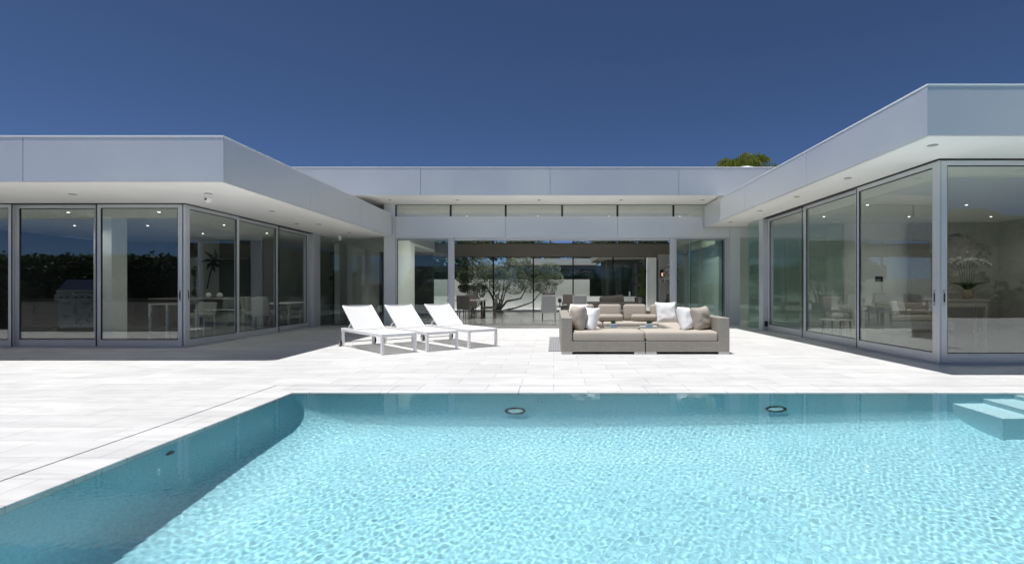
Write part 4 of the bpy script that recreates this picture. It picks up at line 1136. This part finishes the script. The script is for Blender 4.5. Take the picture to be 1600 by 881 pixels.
# ------------------------------------------------------------------ out of frame but mirrored in the glass: outdoor kitchen, hedge, hillside
t = thing('outdoor_kitchen', 'low outdoor kitchen counter with black worktop mirrored in the left wing doors', 'counter', (-12.6, 6.1, 0.0))
bm = NB(); box(bm, -2.6, -1.42, -0.35, 0.35, 0.0, 0.84, bev=0.004); box(bm, -0.18, 2.6, -0.35, 0.35, 0.0, 0.84, bev=0.004); obj('cabinet', bm, M['stone_counter'], t)
bm = NB(); box(bm, -2.62, -1.42, -0.38, 0.38, 0.841, 0.90); box(bm, -0.18, 2.62, -0.38, 0.38, 0.841, 0.90); obj('counter_top', bm, M['black'], t)
for x in (-2.3, -1.6, 0.6, 1.3, 2.0):
    bm = NB(); box(bm, x-0.3, x+0.3, 0.352, 0.362, 0.1, 0.80); d_ = obj('door', bm, M['stone_counter'], t)
    bm = NB(); box(bm, x+0.22, x+0.245, 0.3635, 0.39, 0.5, 0.72); obj('handle', bm, M['steel'], d_)
t = thing('barbecue_grill', 'large steel gas barbecue mirrored in the left wing doors', 'barbecue', (-13.4, 6.15, 0.0))
bm = NB(); box(bm, -0.52, 0.52, -0.34, 0.36, 0.10, 0.86, bev=0.006); obj('cabinet', bm, M['steel'], t)
bm = NB(); box(bm, -0.56, 0.56, -0.3, 0.3, 0.0, 0.099); obj('plinth', bm, M['stone_counter'], t)
bm = NB(); box(bm, -0.58, 0.58, -0.36, 0.42, 0.861, 1.04, bev=0.006); p_ = obj('control_panel', bm, M['steel'], t)
for x in (-0.38, -0.2, 0.02, 0.2, 0.38):
    bm = NB(); lathe(bm, [(0.03, 0.0), (0.032, 0.03), (0.02, 0.04)], (x, 0.421, 0.955), n=14, axis='Y'); obj('knob', bm, M['black'], p_, True)
bm = NB()
prof_ = [(0.40, 1.045), (0.38, 1.17), (0.05, 1.46), (-0.25, 1.46), (-0.34, 1.3), (-0.34, 1.045)]
a_ = [bm.verts.new((-0.55, y, z)) for y, z in prof_]; b2 = [bm.verts.new((0.55, y, z)) for y, z in prof_]
for k in range(6): bm.faces.new((a_[k], a_[(k+1) % 6], b2[(k+1) % 6], b2[k]))
bm.faces.new(a_); bm.faces.new(b2); l_ = obj('lid', bm, M['lid'], t)
bm = NB(); bar(bm, (-0.48, 0.45, 1.13), (0.48, 0.45, 1.13), 0.03); bar(bm, (-0.45, 0.39, 1.13), (-0.45, 0.45, 1.13), 0.02); bar(bm, (0.45, 0.39, 1.13), (0.45, 0.45, 1.13), 0.02); obj('handle', bm, M['steel'], l_)
for x, z0, z1 in ((-0.27, 0.5, 0.84), (-0.27, 0.13, 0.48), (0.26, 0.13, 0.84)):
    bm = NB(); box(bm, x-0.24, x+0.24, 0.362, 0.376, z0, z1); d_ = obj('door', bm, M['steel'], t)
    bm = NB(); box(bm, x-0.1, x+0.1, 0.378, 0.40, z1-0.07, z1-0.05); obj('handle', bm, M['black'], d_)
def hedge(label, x0, x1, y, w, h, n, size=0.12):
    t = thing('hedge', label, 'hedge', ((x0+x1)/2, y, -0.1))
    L_ = (x1-x0)/2
    bm = NB(); box(bm, -L_+0.15, L_-0.15, -w/2+0.15, w/2-0.15, 0, h-0.2, bev=0.1); obj('core', bm, simple('hedge_core', (0.01, 0.016, 0.006), 1.0), t)
    bm = NB()
    for k in range(n):
        f = random.random()
        if f < 0.55: c = Vector((random.uniform(-L_, L_), w/2*random.choice((-1, 1))+random.gauss(0, 0.06), random.uniform(0, h)))
        else: c = Vector((random.uniform(-L_, L_), random.uniform(-w/2, w/2), h+random.gauss(0, 0.07)+0.05*math.sin(c_x*3) if False else h+random.gauss(0, 0.08)))
        d = Vector((random.gauss(0, 1), random.gauss(0, 1), random.gauss(0, 1))).normalized(); a = Vector((random.gauss(0, 1), random.gauss(0, 1), random.gauss(0, 1))).normalized()
        s = size*(0.6+0.8*random.random()); w2 = d.cross(a).normalized()*s*0.35
        bm.faces.new([bm.verts.new(c-d*s/2), bm.verts.new(c+w2), bm.verts.new(c+d*s/2), bm.verts.new(c-w2)])
    obj('foliage', bm, M['leaf_dark'], t)
hedge('clipped dark hedge behind the outdoor kitchen', -17.5, -11.6, 4.9, 1.0, 2.15, 14000)
hedge('long low clipped hedge on the far side of the pool', -23, 23, -5.9, 1.0, 1.05, 16000, 0.16)

# hillside behind the camera, seen only in the glass
bm = NB(); nx_, ny_ = 90, 24
g_ = []
for j in range(ny_+1):
    row = []
    for i in range(nx_+1):
        a = R(180+5) + R(170)*i/nx_
        r = 30*(1.16**j)
        x_, y_ = r*math.cos(a), r*math.sin(a)
        f = min(1, max(0, (r-60)/500))
        wgt = min(1, max(0.0, (x_/max(1, r)+0.05)/0.5))
        h = -2 + (8 + 62*wgt)*f**1.3*(0.75+0.25*math.sin(i*0.21)+0.12*math.sin(i*0.67+j*0.4)+0.05*math.sin(i*1.9+j)) + 0.6*math.sin(i*0.9+j*1.3)
        row.append(bm.verts.new((x_, y_-8, h if j > 0 else -3)))
    g_.append(row)
for j in range(ny_):
    for i in range(nx_): bm.faces.new((g_[j][i], g_[j][i+1], g_[j+1][i+1], g_[j+1][i]))
tag(obj('hills', bm, M['hill'], None, True), kind='structure')
bm = NB(); sc_ = []
for k in range(700):
    a = R(185)+R(170)*random.random(); r = 34*(1.0+random.random()**1.5*9)
    x_, y_ = r*math.cos(a), r*math.sin(a)
    f = min(1, max(0, (r-60)/500)); wgt = min(1, max(0.0, (x_/max(1, r)+0.05)/0.5)); h = -1.6+(8+62*wgt)*f**1.3*0.8
    sc_.append(((x_, y_-8, h), (1.6+r*0.012, 1.6+r*0.012, 1.1+r*0.01)))
leaves_mesh(bm, sc_, 26000, 1.5, 0.6)
tag(obj('hillside_scrub', bm, M['leaf_mid']), kind='stuff')
HG = 'trees on the slope beyond the pool'
for (x, y, h, s, lb) in ((15, -14, 7.0, 3.4, 'broad dark tree on the slope opposite the right wing'), (4, -20, 5.2, 3.2, 'dark tree on the slope straight behind the camera'), (-12, -22, 5.0, 3.0, 'dark tree on the slope opposite the left wing'),
                         (24, -18, 6.0, 3.4, 'dark tree on the slope at its right end'), (-2, -30, 5.5, 3.5, 'tall dark tree farther down the slope')):
    tree('slope_tree', lb, 'tree', x, y, -1.2, limbs(4, h*0.6, s*0.5, 0.16), clumps(16, s, s*0.7, h*0.4, h*0.9, 1.3), 4200, 0.36, 'leaf_dark', HG)
